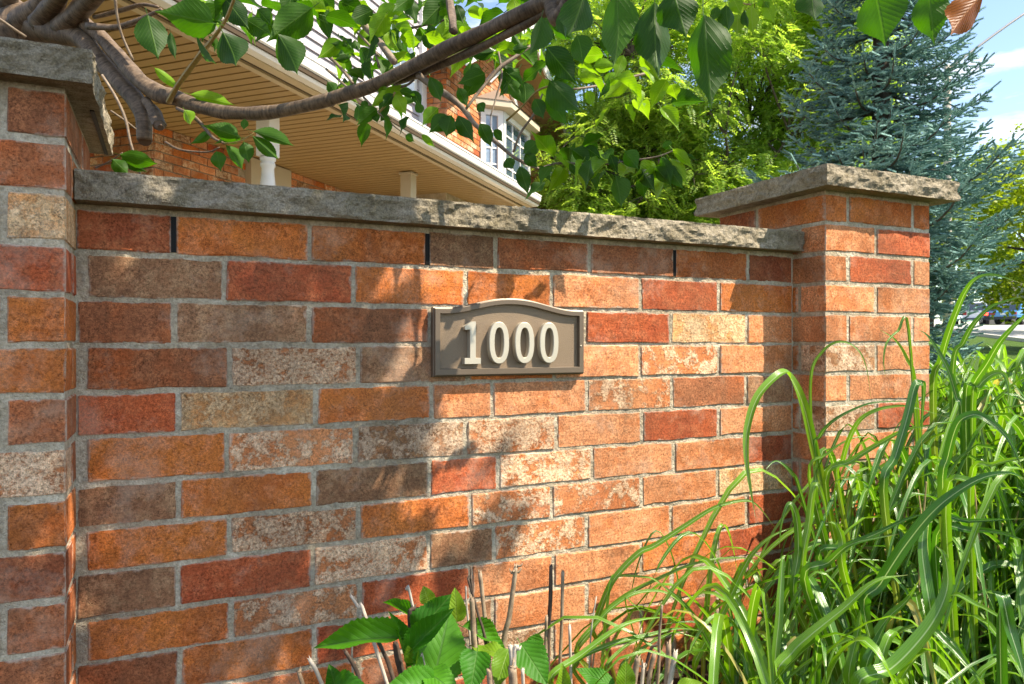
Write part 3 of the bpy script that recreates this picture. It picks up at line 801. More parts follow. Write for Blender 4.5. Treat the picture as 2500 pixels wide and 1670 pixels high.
bs = MB(); bs.add([bl(PB, gs0, zW0), bl(PF, gF0, zW0), bl(PF, gF1, zW0), bl(PB, gF1 + q_, zW0)], [(3, 2, 1, 0)]); bs.build("bay_base", M['white'], bay)
ov = 0.16
def ring(off, z): return [bl(PB, gs0 - off, z), bl(PF + off, gF0 - off * 0.4, z), bl(PF + off, gF1 + off * 0.4, z), bl(PB, gF1 + q_ + off, z)]
ev = MB(); vs = ring(0.0, zW1 + 0.001) + ring(ov, zW1 + 0.02) + ring(ov, zW1 + 0.10) + ring(-0.05, zW1 + 0.10)
ev.add(vs, [(4 * a + i, 4 * a + i + 1, 4 * a + i + 5, 4 * a + i + 4) for a in range(3) for i in range(3)]); ev.build("bay_eave", M['beige'], bay)
br = MB(); vs = ring(ov + 0.012, zW1 + 0.102) + [bl(PB + 0.02, (gF0 + gF1) / 2 - 0.25, zW1 + 0.42), bl(PB + 0.02, (gF0 + gF1) / 2 + 0.25, zW1 + 0.42)]
br.add(vs, [(0, 1, 4), (1, 2, 5, 4), (2, 3, 5)]); br.build("bay_roof", M['brownroof'], bay)
# pediment trim above the bay
pt = MB(); gc = (gF0 + gF1) / 2
prism(pt, [(gc - 0.62, zW1 + 0.44), (gc - 0.50, zW1 + 0.44), (gc, zW1 + 0.80), (gc + 0.50, zW1 + 0.44), (gc + 0.62, zW1 + 0.44), (gc, zW1 + 0.93)], PB - 0.01, PB + 0.05)
pt.build("pediment_trim", M['white'], house)
# siding wall with its window
PSD = PB - 0.30; gS0 = 2.0
sw = hbox(house, "siding_wall", PSD - 0.2, PSD - 0.03, gS0, gB0 + 0.2, ZS + 0.1, ZS + 4.6, M['siding'])
sbm = MB(); Ls = gB0 - 0.13 - gS0
sbm.add([(0, 0, 0), (0, Ls, 0), (-0.022, Ls, 0.112), (-0.022, 0, 0.112), (-0.03, 0, 0), (-0.03, Ls, 0)], [(0, 1, 2, 3), (4, 5, 1, 0)])
sbme = sbm.mesh("siding_board"); sbme.materials.append(M['siding']); z = ZS + 0.2
while z < ZS + 4.5:
    o = link("siding_board", sbme, None, sw); o.location = hl(PSD, gS0, z); z += 0.105
hbox(house, "corner_trim", PSD - 0.02, PSD + 0.035, gB0 - 0.128, gB0 + 0.01, ZS + 0.1, ZS + 4.6, M['white'])
wg0, wg1 = HG(930, PSD), HG(1014, PSD); wz0, wz1 = HZ(970, 228, PSD), HZ(960, 30, PSD)
uw = hbox(house, "siding_window", PSD - 0.02, PSD + 0.02, wg0, wg1, wz0, wz1, M['white'])
for i in range(2):
    for j in range(4):
        ww, wh = (wg1 - wg0 - 0.12) / 2, (wz1 - wz0 - 0.12) / 4
        hbox(uw, "pane", PSD + 0.019, PSD + 0.024, wg0 + .06 + i * ww + .012, wg0 + .06 + (i + 1) * ww - .012, wz0 + .06 + j * wh + .012, wz0 + .06 + (j + 1) * wh - .012, M['glass_sky'])
# wall vent cover sitting on the porch roof edge
v_ = hbox(house, "vent_hood", PB - 0.01, PB + 0.10, HG(1075, PB), HG(1128, PB), HZ(1100, 388, PB), HZ(1100, 362, PB), M['white'])

# ---------------------------------------------------------------- foliage materials
def leaf_mat(name, c_dark, c_light, c_vein, trans, rough=0.45, veins=14.0, per_island=False, puck=0.6, tint=(1.0, 1.0, 1.0), under=None, vein_w=0.06):
    t = NT(name); uvn = t.n("UVMap"); sp = t.n("SeparateXYZ", {0: uvn.outputs[0]}); u, vv = sp.outputs[0], sp.outputs[1]
    oi = t.n("ObjectInfo"); geo = t.n("NewGeometry")
    rnd = t.math('FRACT', t.math('ADD', t.math('MULTIPLY', oi.outputs['Random'], 7.13), geo.outputs['Random Per Island'])) if per_island else oi.outputs['Random']
    col = t.mix(rnd, c_dark, c_light)
    av = t.math('ABSOLUTE', t.math('SUBTRACT', vv, 0.5))
    if veins:
        ph = t.math('SUBTRACT', t.math('MULTIPLY', u, veins), t.math('MULTIPLY', av, veins * 0.85))
        fr = t.math('ABSOLUTE', t.math('SUBTRACT', t.math('FRACT', ph), 0.5))
        side = t.ramp(fr, [(0.0, 1.0), (vein_w, 0.75), (vein_w * 2.2, 0.0)])
        mid = t.ramp(av, [(0.0, 1.0), (0.012, 1.0), (0.03, 0.0)])
        vn = t.math('MAXIMUM', t.math('MULTIPLY', side, 0.55), mid)
        col = t.mix(vn, col, c_vein)
        hgt = t.math('ADD', t.math('MULTIPLY', t.math('SUBTRACT', 1.0, vn), 1.0), t.math('MULTIPLY', t.ramp(fr, [(0.0, 0.0), (0.5, 1.0)]), puck))
        nb = t.bump(hgt, 0.5, 0.0015)
    else: nb = None
    blot = t.noise(t.n("TexCoord").outputs['Object'], 9.0, 3)
    col = t.mix(t.math('MULTIPLY', blot, 0.35), col, tuple(x * 0.55 for x in c_dark))
    if under: col = t.mix(t.math('MULTIPLY', geo.outputs['Backfacing'], 0.8), col, under)
    kw = dict(color=col, rough=rough, spec=0.28)
    if nb is not None: kw['normal'] = nb
    b = t.bsdf(**kw)
    tcol = t.mix(1.0, t.mix(0.35, col, c_light), tint, 'MULTIPLY')
    tr = t.n("BsdfTranslucent", {'Color': tcol})
    if nb is not None: t.put(tr.inputs['Normal'], nb)
    ms = t.n("MixShader", {0: trans}); t.put(ms.inputs[1], b.outputs[0]); t.put(ms.inputs[2], tr.outputs[0])
    return t.done(ms)
M['locust'] = leaf_mat("locust_leaf", (0.09, 0.22, 0.035), (0.42, 0.52, 0.12), (0.3, 0.4, 0.1), 0.55, 0.5, 0, True, tint=(1.7, 1.8, 0.8))
M['maple'] = leaf_mat("street_tree_leaf", (0.085, 0.19, 0.014), (0.36, 0.42, 0.03), (0.2, 0.3, 0.1), 0.45, 0.5, 0, True, tint=(1.5, 1.5, 0.7))
def spruce_mat():
    t = NT("spruce_needle"); geo = t.n("NewGeometry")
    col = t.mix(geo.outputs['Random Per Island'], (0.06, 0.155, 0.135), (0.30, 0.48, 0.42))
    return t.done(t.bsdf(color=col, rough=0.85, spec=0.12))
M['spruce'] = spruce_mat()
def bark(name, c1, c2, sheen=0.6, bands=60.0, bump=0.6):
    t = NT(name); uvn = t.n("UVMap")
    mp_ = t.n("Mapping", {0: uvn.outputs[0]}); mp_.inputs['Scale'].default_value = (2.2, bands, 1.0)
    a = t.noise(mp_.outputs[0], 1.0, 5, 0.6); v = t.n("TexCoord").outputs['Object']; b = t.noise(v, 55.0, 5, 0.65); c = t.noise(v, 7.0, 3)
    f = t.math('ADD', t.math('MULTIPLY', a, 0.48), t.math('MULTIPLY', b, 0.52))
    col = t.mix(t.ramp(f, [(0.36, 0.0), (0.64, 1.0)]), c1, c2)
    col = t.mix(t.ramp(c, [(0.45, 0.0), (0.7, 0.5)]), col, tuple(x * 0.6 for x in c1))
    return t.done(t.bsdf(color=col, rough=sheen, normal=t.bump(f, bump, 0.003), spec=0.25))
M['cherrybark'] = bark("cherry_bark", (0.040, 0.026, 0.017), (0.205, 0.142, 0.095), 0.58, 170.0, 1.0)
M['twig'] = bark("cherry_twig", (0.14, 0.095, 0.062), (0.30, 0.235, 0.175), 0.6, 120.0)
M['newtwig'] = bark("cherry_new_twig", (0.22, 0.14, 0.04), (0.36, 0.26, 0.08), 0.5, 120.0)
M['treebark'] = bark("tree_bark", (0.05, 0.04, 0.03), (0.13, 0.105, 0.08), 0.9, 14.0)
M['cutwood'] = simple("cut_wood", (0.10, 0.06, 0.035), 0.8, 0.3, 40)

# ---------------------------------------------------------------- locust tree (yellow green, airy)
def limb_path(r, a, b, wob, n=5):
    out = []
    for i in range(n + 1):
        t = i / n; p = a.lerp(b, t)
        if 0 < i < n: p += Vector((r.uniform(-1, 1), r.uniform(-1, 1), r.uniform(-.6, .6))) * wob
        out.append(p)
    return out
def locust():
    r = random.Random(21); base = at(1660, 1000, 12.5); base.z = gz(base.x, base.y)
    tr = empty("locust_tree", base); tag(tr, "airy yellow-green locust tree behind the wall between house and spruce", "tree")
    tb = MB(); fork = Vector((0.1, 0.1, 1.5))
    tube(tb, [(0, 0, -0.1), (0.03, 0, 0.7), fork], [0.19, 0.16, 0.14], 10, 4, 0.15); tb.build("trunk", M['treebark'], tr, True)
    cl = []                                     # clumps in photograph pixels
    for i in range(430):
        x = r.uniform(1335, 2150); y = r.uniform(-120, 640) if i < 300 else r.uniform(250, 600)
        if x > 1900 and y > 380: continue
        dens = 1.0
        if 1700 < x < 1960 and 60 < y < 430: dens = 0.6     # the thin, twiggy part
        if 1330 < x < 1520 and y < 460: dens = 0.6
        if r.random() > dens: continue
        cl.append((at(x, y, r.uniform(11.2, 14.2)) - base, r.uniform(0.32, 0.58)))
    limbs = []
    for i in range(11):
        an = 2 * math.pi * i / 11 + r.uniform(-.2, .2); tgt = Vector((math.cos(an) * r.uniform(0.9, 2.4), math.sin(an) * 1.4, r.uniform(2.6, 5.6)))
        lb = MB(); P = tube(lb, limb_path(r, fork, tgt, 0.18), [0.085, 0.07, 0.055, 0.042, 0.03, 0.018], 7, 4, 0.1)
        lb.build("limb", M['treebark'], tr, True); limbs.extend(P)
    tw = MB(); fo = MB()
    for c, rad in cl:
        near = min(limbs, key=lambda q: (q - c).length_squared)
        mid = near.lerp(c, 0.5) + Vector((r.uniform(-.2, .2), r.uniform(-.2, .2), r.uniform(-.05, .25)))
        tube(tw, [near, mid, c], [0.022, 0.014, 0.006], 5, 3, 0)
        for j in range(5):
            d = Vector((r.gauss(0, 1), r.gauss(0, 1), r.gauss(0, .5))).normalized() * rad
            tube(tw, [mid.lerp(c, 0.7), c + d * 0.5, c + d], [0.007, 0.005, 0.002], 4, 2, 0, False)
        for j in range(int(95 * (rad / 0.45) ** 2)):
            d = Vector((r.gauss(0, 1), r.gauss(0, 1), r.gauss(0, 0.62)))
            d = d.normalized() * rad * (0.35 + 0.75 * r.random() ** 0.6)
            s = c + d; ax = (Vector((d.x, d.y, 0)).normalized() * 0.8 + Vector((r.gauss(0, .4), r.gauss(0, .4), r.uniform(-0.9, 0.15)))).normalized()
            L_ = r.uniform(0.15, 0.26); up = Vector((r.gauss(0, .35), r.gauss(0, .35), 1)); sd = ax.cross(up).normalized(); nn = sd.cross(ax)
            n = 7
            for q in range(n):
                pt = s + ax * (L_ * q / n) - Vector((0, 0, 0.06)) * (q / n) ** 2
                for sg in (-1, 1):
                    dd = (sd * sg + ax * 0.35 + nn * r.uniform(-.35, .1)).normalized(); ll = 0.072 * (1 - 0.35 * q / n); w = 0.0165
                    fo.add([pt, pt + dd * ll * 0.5 + ax * w, pt + dd * ll, pt + dd * ll * 0.5 - ax * w], [(0, 1, 2, 3)], [(0, .5), (.5, 1), (1, .5), (.5, 0)])
    tag(tw.build("twigs", M['treebark'], tr), kind="stuff")
    tag(fo.build("crown", M['locust'], tr), kind="stuff")
locust()

# ---------------------------------------------------------------- blue spruce
def spruce():
    r = random.Random(8); D = 7.0; base = at(2150, 900, D); base.z = gz(base.x, base.y)
    tr = empty("spruce_tree", base); tag(tr, "blue spruce with drooping silvery boughs behind the right pillar", "tree")
    TOP = 6.4
    tb = MB(); tube(tb, [(0, 0, -0.1), (0.02, 0.02, 2), (0, 0, 4), (0, 0, TOP)], [0.13, 0.10, 0.06, 0.01], 9, 4, 0.1); tb.build("trunk", M['treebark'], tr, True)
    sm = MB()
    def shoot(p, d, L_, rad):
        a = d.orthogonal().normalized(); b = d.cross(a); n = 3
        ph = r.random() * 6.28; cr0 = rad * 0.62; vs = []
        for q in (0.0, 0.9):
            for k in range(n):
                an = ph + 6.283 * k / n; vs.append(p + d * L_ * q + (a * math.cos(an) + b * math.sin(an)) * cr0)
        fs = [(k, (k + 1) % n, 3 + (k + 1) % n, 3 + k) for k in range(n)]
        for k in range(22):                      # needles, angled forward
            an = ph + k * 2.4; q = 0.02 + 0.93 * k / 21; e = (a * math.cos(an) + b * math.sin(an)); t_ = d.cross(e) * 0.0030
            c = p + d * L_ * q + e * cr0 * 0.5; o = len(vs); nl = r.uniform(0.8, 1.15) * (1.0 - 0.25 * q)
            vs += [c - t_, c + t_, c + (e * 0.0150 + d * 0.0165) * nl]; fs.append((o, o + 1, o + 2))
        sm.add(vs, fs)
    z = 0.55; tier = 0; nb = 0
    while z < TOP - 0.1:
        RR = max(0.10, 0.235 * (TOP - z) * (0.90 + 0.2 * r.random())); RR = min(RR, 1.15 if z > 1.3 else 0.78)
        nbr = 7 if z < 4 else 6
        if z < 4.6 and True:
            bmesh_ = None
        for k in range(nbr):
            an = 6.283 * (k + 0.5 * (tier % 2)) / nbr + r.uniform(-.25, .25)
            L_ = RR * r.uniform(0.78, 1.16); dr = Vector((math.cos(an), math.sin(an), 0)); sd = Vector((-dr.y, dr.x, 0))
            facing = -dr.y
            if facing < -0.55 and z < 4.2 and r.random() < 0.6: continue      # hidden far side kept thin
            rise = r.uniform(-0.10, 0.12); tipup = r.uniform(0.10, 0.24)
            P = []
            for q in range(9):
                s = q / 8; P.append(Vector((0, 0, z)) + dr * L_ * s + Vector((0, 0, L_ * (rise * s - 0.22 * math.sin(s * 2.6) * s + tipup * s ** 3))) + sd * 0.04 * math.sin(s * 3 + k))
            bb = MB(); tube(bb, P, [0.026 * (1 - s / 9.5) * (0.5 + RR / 2) for s in range(9)], 5, 1, 0); bo = bb.build("bough", M['treebark'], tr); nb += 1
            s = 0.14
            while s < 1.0:
                i = min(7, int(s * 8)); f = s * 8 - i; c = P[i].lerp(P[i + 1], f); ax = (P[i + 1] - P[i]).normalized()
                for sg in (-1, 1):
                    tl = (0.10 + 0.34 * L_ * (1 - s) ** 0.8 * min(1, s * 3.2)) * r.uniform(0.7, 1.15)
                    td = (sd * sg * 0.95 + ax * 0.62 + Vector((0, 0, r.uniform(-0.28, 0.10)))).normalized()
                    ns = max(2, int(tl / 0.055))
                    for q in range(ns):
                        pt = c + td * tl * (q + 0.3) / ns + Vector((0, 0, -0.05 * ((q + .5) / ns) ** 2))
                        for s2 in ((-1, 1) if r.random() < 0.8 else (1,)):
                            dd = (td + td.cross(Vector((0, 0, 1))).normalized() * s2 * r.uniform(0.35, 0.9) + Vector((0, 0, r.uniform(-.35, .5)))).normalized()
                            shoot(pt, dd, r.uniform(0.055, 0.09), r.uniform(0.010, 0.0145))
                    shoot(c + td * tl, td, r.uniform(0.08, 0.115), 0.014)
                dd = (ax + Vector((r.uniform(-.4, .4), r.uniform(-.4, .4), r.uniform(0.1, .8)))).normalized()
                shoot(c, dd, r.uniform(0.06, 0.09), 0.014)
                s += 0.072 / max(0.4, L_) * 1.05
            shoot(P[-1], (P[-1] - P[-2]).normalized(), 0.13, 0.013)
        z += 0.17 + 0.03 * r.random(); tier += 1
    tag(sm.build("needles", M['spruce'], tr), kind="stuff")
spruce()

# ---------------------------------------------------------------- street trees on the right
def street_tree(x, y0, D, cr, ch, cz, label, seed, n, lean=0.0):
    r = random.Random(seed); base = at(x, 800, D); base.z = gz(base.x, base.y)
    tr = empty("street_tree", base); tag(tr, label, "tree", "trees along the street")
    tb = MB(); P = tube(tb, [(0, 0, -0.1), (0.05, 0, cz * 0.45), (lean * .5, 0, cz), (lean, 0, cz + ch * 0.6)], [0.2, 0.16, 0.12, 0.04], 9, 4, 0.15); tb.build("trunk", M['treebark'], tr, True)
    cen = Vector((lean, 0, cz)); lims = []
    for i in range(9):
        an = 6.283 * i / 9 + r.uniform(-.3, .3); a = P[len(P) // 3 + r.randrange(len(P) // 3)]
        tgt = cen + Vector((math.cos(an) * cr * 0.8, math.sin(an) * cr * 0.8, r.uniform(-0.4, 0.7) * ch)); lb = MB()
        lims += tube(lb, limb_path(r, a, tgt, 0.25), [0.07, 0.06, 0.05, 0.035, 0.02, 0.01], 6, 3, 0.1); lb.build("limb", M['treebark'], tr, True)
    fo = MB(); k = 0
    while k < n:
        d = Vector((r.gauss(0, 1), r.gauss(0, 1), r.gauss(0, 1))).normalized() * r.random() ** 0.38
        c = cen + Vector((d.x * cr, d.y * cr, d.z * ch))
        if noise.noise(c * 0.8 + Vector((seed, 0, 0))) < -0.12: continue
        rad = r.uniform(0.25, 0.5); k += 1
        for j in range(34):
            e = c + Vector((r.gauss(0, 1), r.gauss(0, 1), r.gauss(0, .6))) * rad * 0.55
            a = Vector((r.gauss(0, 1), r.gauss(0, 1), r.gauss(-.5, .6))).normalized(); b = a.cross(Vector((r.gauss(0, .5), r.gauss(0, .5), 1))).normalized()
            s = r.uniform(0.10, 0.19) * (D / 24) ** 0.5
            fo.add([e, e + a * s * .5 + b * s * .38, e + a * s, e + a * s * .5 - b * s * .38], [(0, 1, 2, 3)], [(0, .5), (.5, 1), (1, .5), (.5, 0)])
    tag(fo.build("crown", M['maple'], tr), kind="stuff")
street_tree(2590, 0, 19.0, 2.6, 2.6, 3.2, "bright green street tree standing to the right of the spruce", 31, 520)
street_tree(2650, 0, 33.0, 5.2, 4.6, 5.6, "tall dark leafy tree behind the parked cars", 32, 700)
street_tree(2270, 0, 40.0, 5.0, 4.2, 5.4, "distant broad tree rising behind the spruce", 33, 520)
street_tree(1450, 0, 26.0, 4.6, 4.2, 4.4, "leafy tree beyond the far end of the house", 34, 420)
street_tree(1900, 0, 30.0, 4.4, 4.2, 4.2, "round tree showing between the locust and the spruce", 35, 420)

# ---------------------------------------------------------------- street lamp
def street_lamp():
    D = 28.0; base = at(2313, 800, D); base.z = gz(base.x, base.y); p = empty("street_lamp", base)
    tag(p, "tall pale concrete street lamp pole with slanting arm beside the spruce", "street lamp")
    M['pole'] = simple("pole_concrete", (0.46, 0.40, 0.33), 0.8)
    M['steel'] = simple("arm_steel", (0.36, 0.34, 0.33), 0.4, metal=0.6)
    zt = E + (CY - 160) / F * D - base.z
    mb = MB(); tube(mb, [(0, 0, -0.2), (0, 0, zt * .5), (0, 0, zt)], [0.17, 0.14, 0.11], 14, 2); mb.build("pole", M['pole'], p, True)
    a = Vector((0, 0, zt - 0.15)); b = at(2500, 34, D) - base; c = a + (b - a) * 1.5
    mb = MB(); tube(mb, [a, b, c + Vector((0.3, 0, -0.2))], [0.05, 0.045, 0.04], 8, 5); mb.build("arm", M['steel'], p, True)
    mb = MB(); h = c + Vector((0.5, 0, -0.22)); mb.box(h, (0.8, 0.28, 0.12)); mb.build("lamp_head", M['steel'], p)
street_lamp()

# ---------------------------------------------------------------- leaves
CHERRY = [(0, 0), (.03, .10), (.07, .22), (.12, .325), (.19, .42), (.27, .48), (.36, .50), (.46, .485), (.55, .425), (.63, .345), (.70, .26), (.76, .18), (.815, .115), (.87, .065), (.93, .03), (1, 0)]
HYDRA = [(0, 0), (.03, .16), (.07, .29), (.13, .40), (.21, .475), (.31, .50), (.42, .49), (.53, .45), (.63, .39), (.72, .315), (.80, .235), (.87, .155), (.93, .08), (1, 0)]
def leaf_mesh(name, prof, fold, curl, twist, wave, serr, seed, petiole=0.16, dense=2):
    "length 1 along +x, width 1 along y, upper side +z"
    r = random.Random(seed); pr = []
    for i in range(len(prof) - 1):
        for k in range(dense):
            t = k / dense; pr.append((prof[i][0] * (1 - t) + prof[i + 1][0] * t, prof[i][1] * (1 - t) + prof[i + 1][1] * t))
    pr.append(prof[-1]); vs = []; uv = []; fs = []; ph = r.random() * 6
    across = (-1, -.55, 0, .55, 1)
    for i, (u, w) in enumerate(pr):
        for a in across:
            e = 1.0
            if abs(a) == 1 and 0 < i < len(pr) - 1: e += serr * (1 if i % 2 else -1)
            y = a * w * e; ay = abs(y)
            z = fold * ay - curl * u * u + wave * math.sin(u * 11 + ph + a) * ay + 0.05 * math.sin(ph + u * 3)* ay
            tw = twist * u; yy, zz = y * math.cos(tw) - z * math.sin(tw), y * math.sin(tw) + z * math.cos(tw)
            vs.append((u - 0.06 * curl * u ** 3, yy, zz)); uv.append((u, 0.5 + a * w if w else 0.5))
    for i in range(len(pr) - 1):
        for k in range(4):
            a = i * 5 + k; fs.append((a, a + 5, a + 6, a + 1))
    o = len(vs)
    for q, z in ((-petiole, 0.03), (0.02, -0.004)):
        for dy, dz in ((-.012, 0), (.012, 0), (0, -.02)): vs.append((q, dy, z + dz)); uv.append((0.0, 0.5))
    fs += [(o, o + 3, o + 4, o + 1), (o + 1, o + 4, o + 5, o + 2), (o + 2, o + 5, o + 3, o)]
    me = bpy.data.meshes.new(name); me.from_pydata(vs, [], fs); ul = me.uv_layers.new(name="UVMap")
    flat = []
    for p in me.polygons:
        for li in p.vertices: flat += list(uv[li])
    ul.data.foreach_set("uv", flat); me.polygons.foreach_set("use_smooth", [True] * len(me.polygons)); me.update(); return me
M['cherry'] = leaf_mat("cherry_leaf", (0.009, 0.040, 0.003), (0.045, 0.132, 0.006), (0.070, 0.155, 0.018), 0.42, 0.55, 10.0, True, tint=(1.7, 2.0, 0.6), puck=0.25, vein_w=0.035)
M['cherry_lit'] = leaf_mat("cherry_leaf_sunlit", (0.10, 0.25, 0.010), (0.20, 0.36, 0.018), (0.24, 0.38, 0.05), 0.48, 0.42, 10.0, True, tint=(1.6, 1.6, 0.6), puck=0.25, vein_w=0.035)  # brighter copy of the cherry leaf, sunlight put into its colour
M['brownleaf'] = leaf_mat("cherry_leaf_withered", (0.22, 0.065, 0.010), (0.42, 0.15, 0.02), (0.40, 0.16, 0.04), 0.45, 0.45, 11.0, tint=(1.4, 1.1, 0.8))
CL = [leaf_mesh("cherry_leaf", CHERRY, f, c, tw, w, 0.03, s) for s, (f, c, tw, w) in enumerate([(.22, .10, .1, .07), (.42, .22, -.25, .10), (.10, .05, .15, .14), (.55, .30, .35, .08), (.30, .0, -.1, .16), (.18, .36, .2, .08)])]
CLM = {}
def leaf_obj(name, meshes, k, mat, b, t, w, nrm, parent, roll=0.0):
    key = (name, k, mat.name)
    if key not in CLM:
        m = meshes[k].copy(); m.materials.clear(); m.materials.append(mat); CLM[key] = m
    X = (t - b); L_ = X.length; X = X / L_
    Z = nrm - X * nrm.dot(X); Z = Z.normalized() if Z.length > 1e-4 else X.orthogonal().normalized()
    Y = Z.cross(X)
    if roll: Z, Y = (Matrix.Rotation(roll, 3, X) @ Z), (Matrix.Rotation(roll, 3, X) @ Y)
    o = bpy.data.objects.new(name, CLM[key]); COL.objects.link(o); o.parent = parent
    o.matrix_basis = parent.matrix_basis.inverted() @ Matrix(((X.x * L_, Y.x * w, Z.x * L_, b.x), (X.y * L_, Y.y * w, Z.y * L_, b.y), (X.z * L_, Y.z * w, Z.z * L_, b.z), (0, 0, 0, 1)))
    return o

# ---------------------------------------------------------------- the cherry tree
cherry = empty("cherry_tree", (-1.75, 2.75, 0)); cm_inv = cherry.matrix_basis.inverted()
tag(cherry, "gnarled cherry tree reaching over the wall from behind the shaded pillar", "tree")
COFF = Vector((-1.75, 2.75, 0))
cr_ = random.Random(77)
def px(o, s, pts):                              # crop coordinates -> (x, y) of the photograph
    return [(o[0] + x / s, o[1] + y / s) for x, y in pts]
C1 = ((0, 0), 2.613); C2 = ((800, 0), 2.613); C3 = ((1650, 0), 2.613)
def branch(crop, pts, rads, ds, mat='cherrybark', name="branch", sides=10, jit=0.2, n=7, extra=()):
    P = [at(x, y, d) for (x, y), d in zip(px(*crop, pts), ds)]
    Rr = [r / crop[1] / F * d for r, d in zip(rads, ds)]
    P += [Vector(e[0]) for e in extra]; Rr += [e[1] for e in extra]
    mb = MB(); Q = tube(mb, [p - COFF for p in P], Rr, sides, n, jit, seed=cr_.random() * 50)
    o = mb.build(name, M[mat], cherry, True); return [q + COFF for q in Q]
LIMBS = []
# trunk from the ground to the crotch at the upper left
mb = MB(); crotch = at(95, 75, 2.3)
tube(mb, [Vector((0, 0, -0.1)), Vector((0.05, 0, 0.6)), Vector((0.16, -0.1, 1.3)), crotch - COFF + Vector((-.1, 0.02, -0.06)), crotch - COFF], [0.12, 0.10, 0.09, 0.075, 0.06], 14, 6, 0.2); mb.build("trunk", M['cherrybark'], cherry, True)
branch(C1, [(-60, 40), (90, 110), (300, 190), (500, 235), (640, 390), (790, 560), (880, 660), (918, 770), (925, 895)], [110, 105, 92, 60, 54, 57, 58, 50, 48], [2.35, 2.3, 2.22, 2.16, 2.12, 2.08, 2.06, 2.05, 2.05])
B1 = branch(C1, [(540, 150), (660, 250), (760, 370), (890, 510), (1010, 595), (1120, 625), (1300, 690), (1500, 722), (1750, 715), (1950, 672), (2120, 632)], [44, 46, 49, 53, 55, 50, 44, 43, 44, 43, 42], [2.14, 2.12, 2.08, 2.04, 2.02, 2.0, 1.96, 1.93, 1.9, 1.87, 1.84])
LIMBS += branch(C2, [(20, 632), (250, 560), (500, 445), (750, 315), (1000, 200), (1200, 105), (1400, 10), (1580, -80)], [42, 43, 44, 46, 48, 51, 52, 50], [1.84, 1.79, 1.72, 1.65, 1.58, 1.52, 1.46, 1.4], extra=[(WP(0.82, 0.78, 2.15), .036), (WP(1.15, 0.95, 2.6), .028), (WP(1.6, 1.05, 3.1), .018)])
branch(C2, [(430, 528), (700, 425), (1000, 290), (1250, 160), (1430, 50), (1560, -40)], [20, 26, 28, 30, 30, 28], [1.78, 1.7, 1.6, 1.52, 1.46, 1.42])
# sawn stub and old knot
branch(C1, [(930, 640), (985, 720), (1015, 800)], [30, 38, 40], [2.04, 2.02, 2.0], jit=0.5)
mb = MB(); tube(mb, [at(1018 / 2.613, 803 / 2.613, 1.995) - COFF, at(1024 / 2.613, 815 / 2.613, 1.985) - COFF], [0.014, 0.008], 10, 1); mb.build("cut_end", M['cutwood'], cherry)
mb = MB(); tube(mb, [at(925 / 2.613, 895 / 2.613, 2.049) - COFF, at(925 / 2.613, 899 / 2.613, 2.047) - COFF], [0.019, 0.017], 10, 1); mb.build("cut_end", M['cutwood'], cherry)
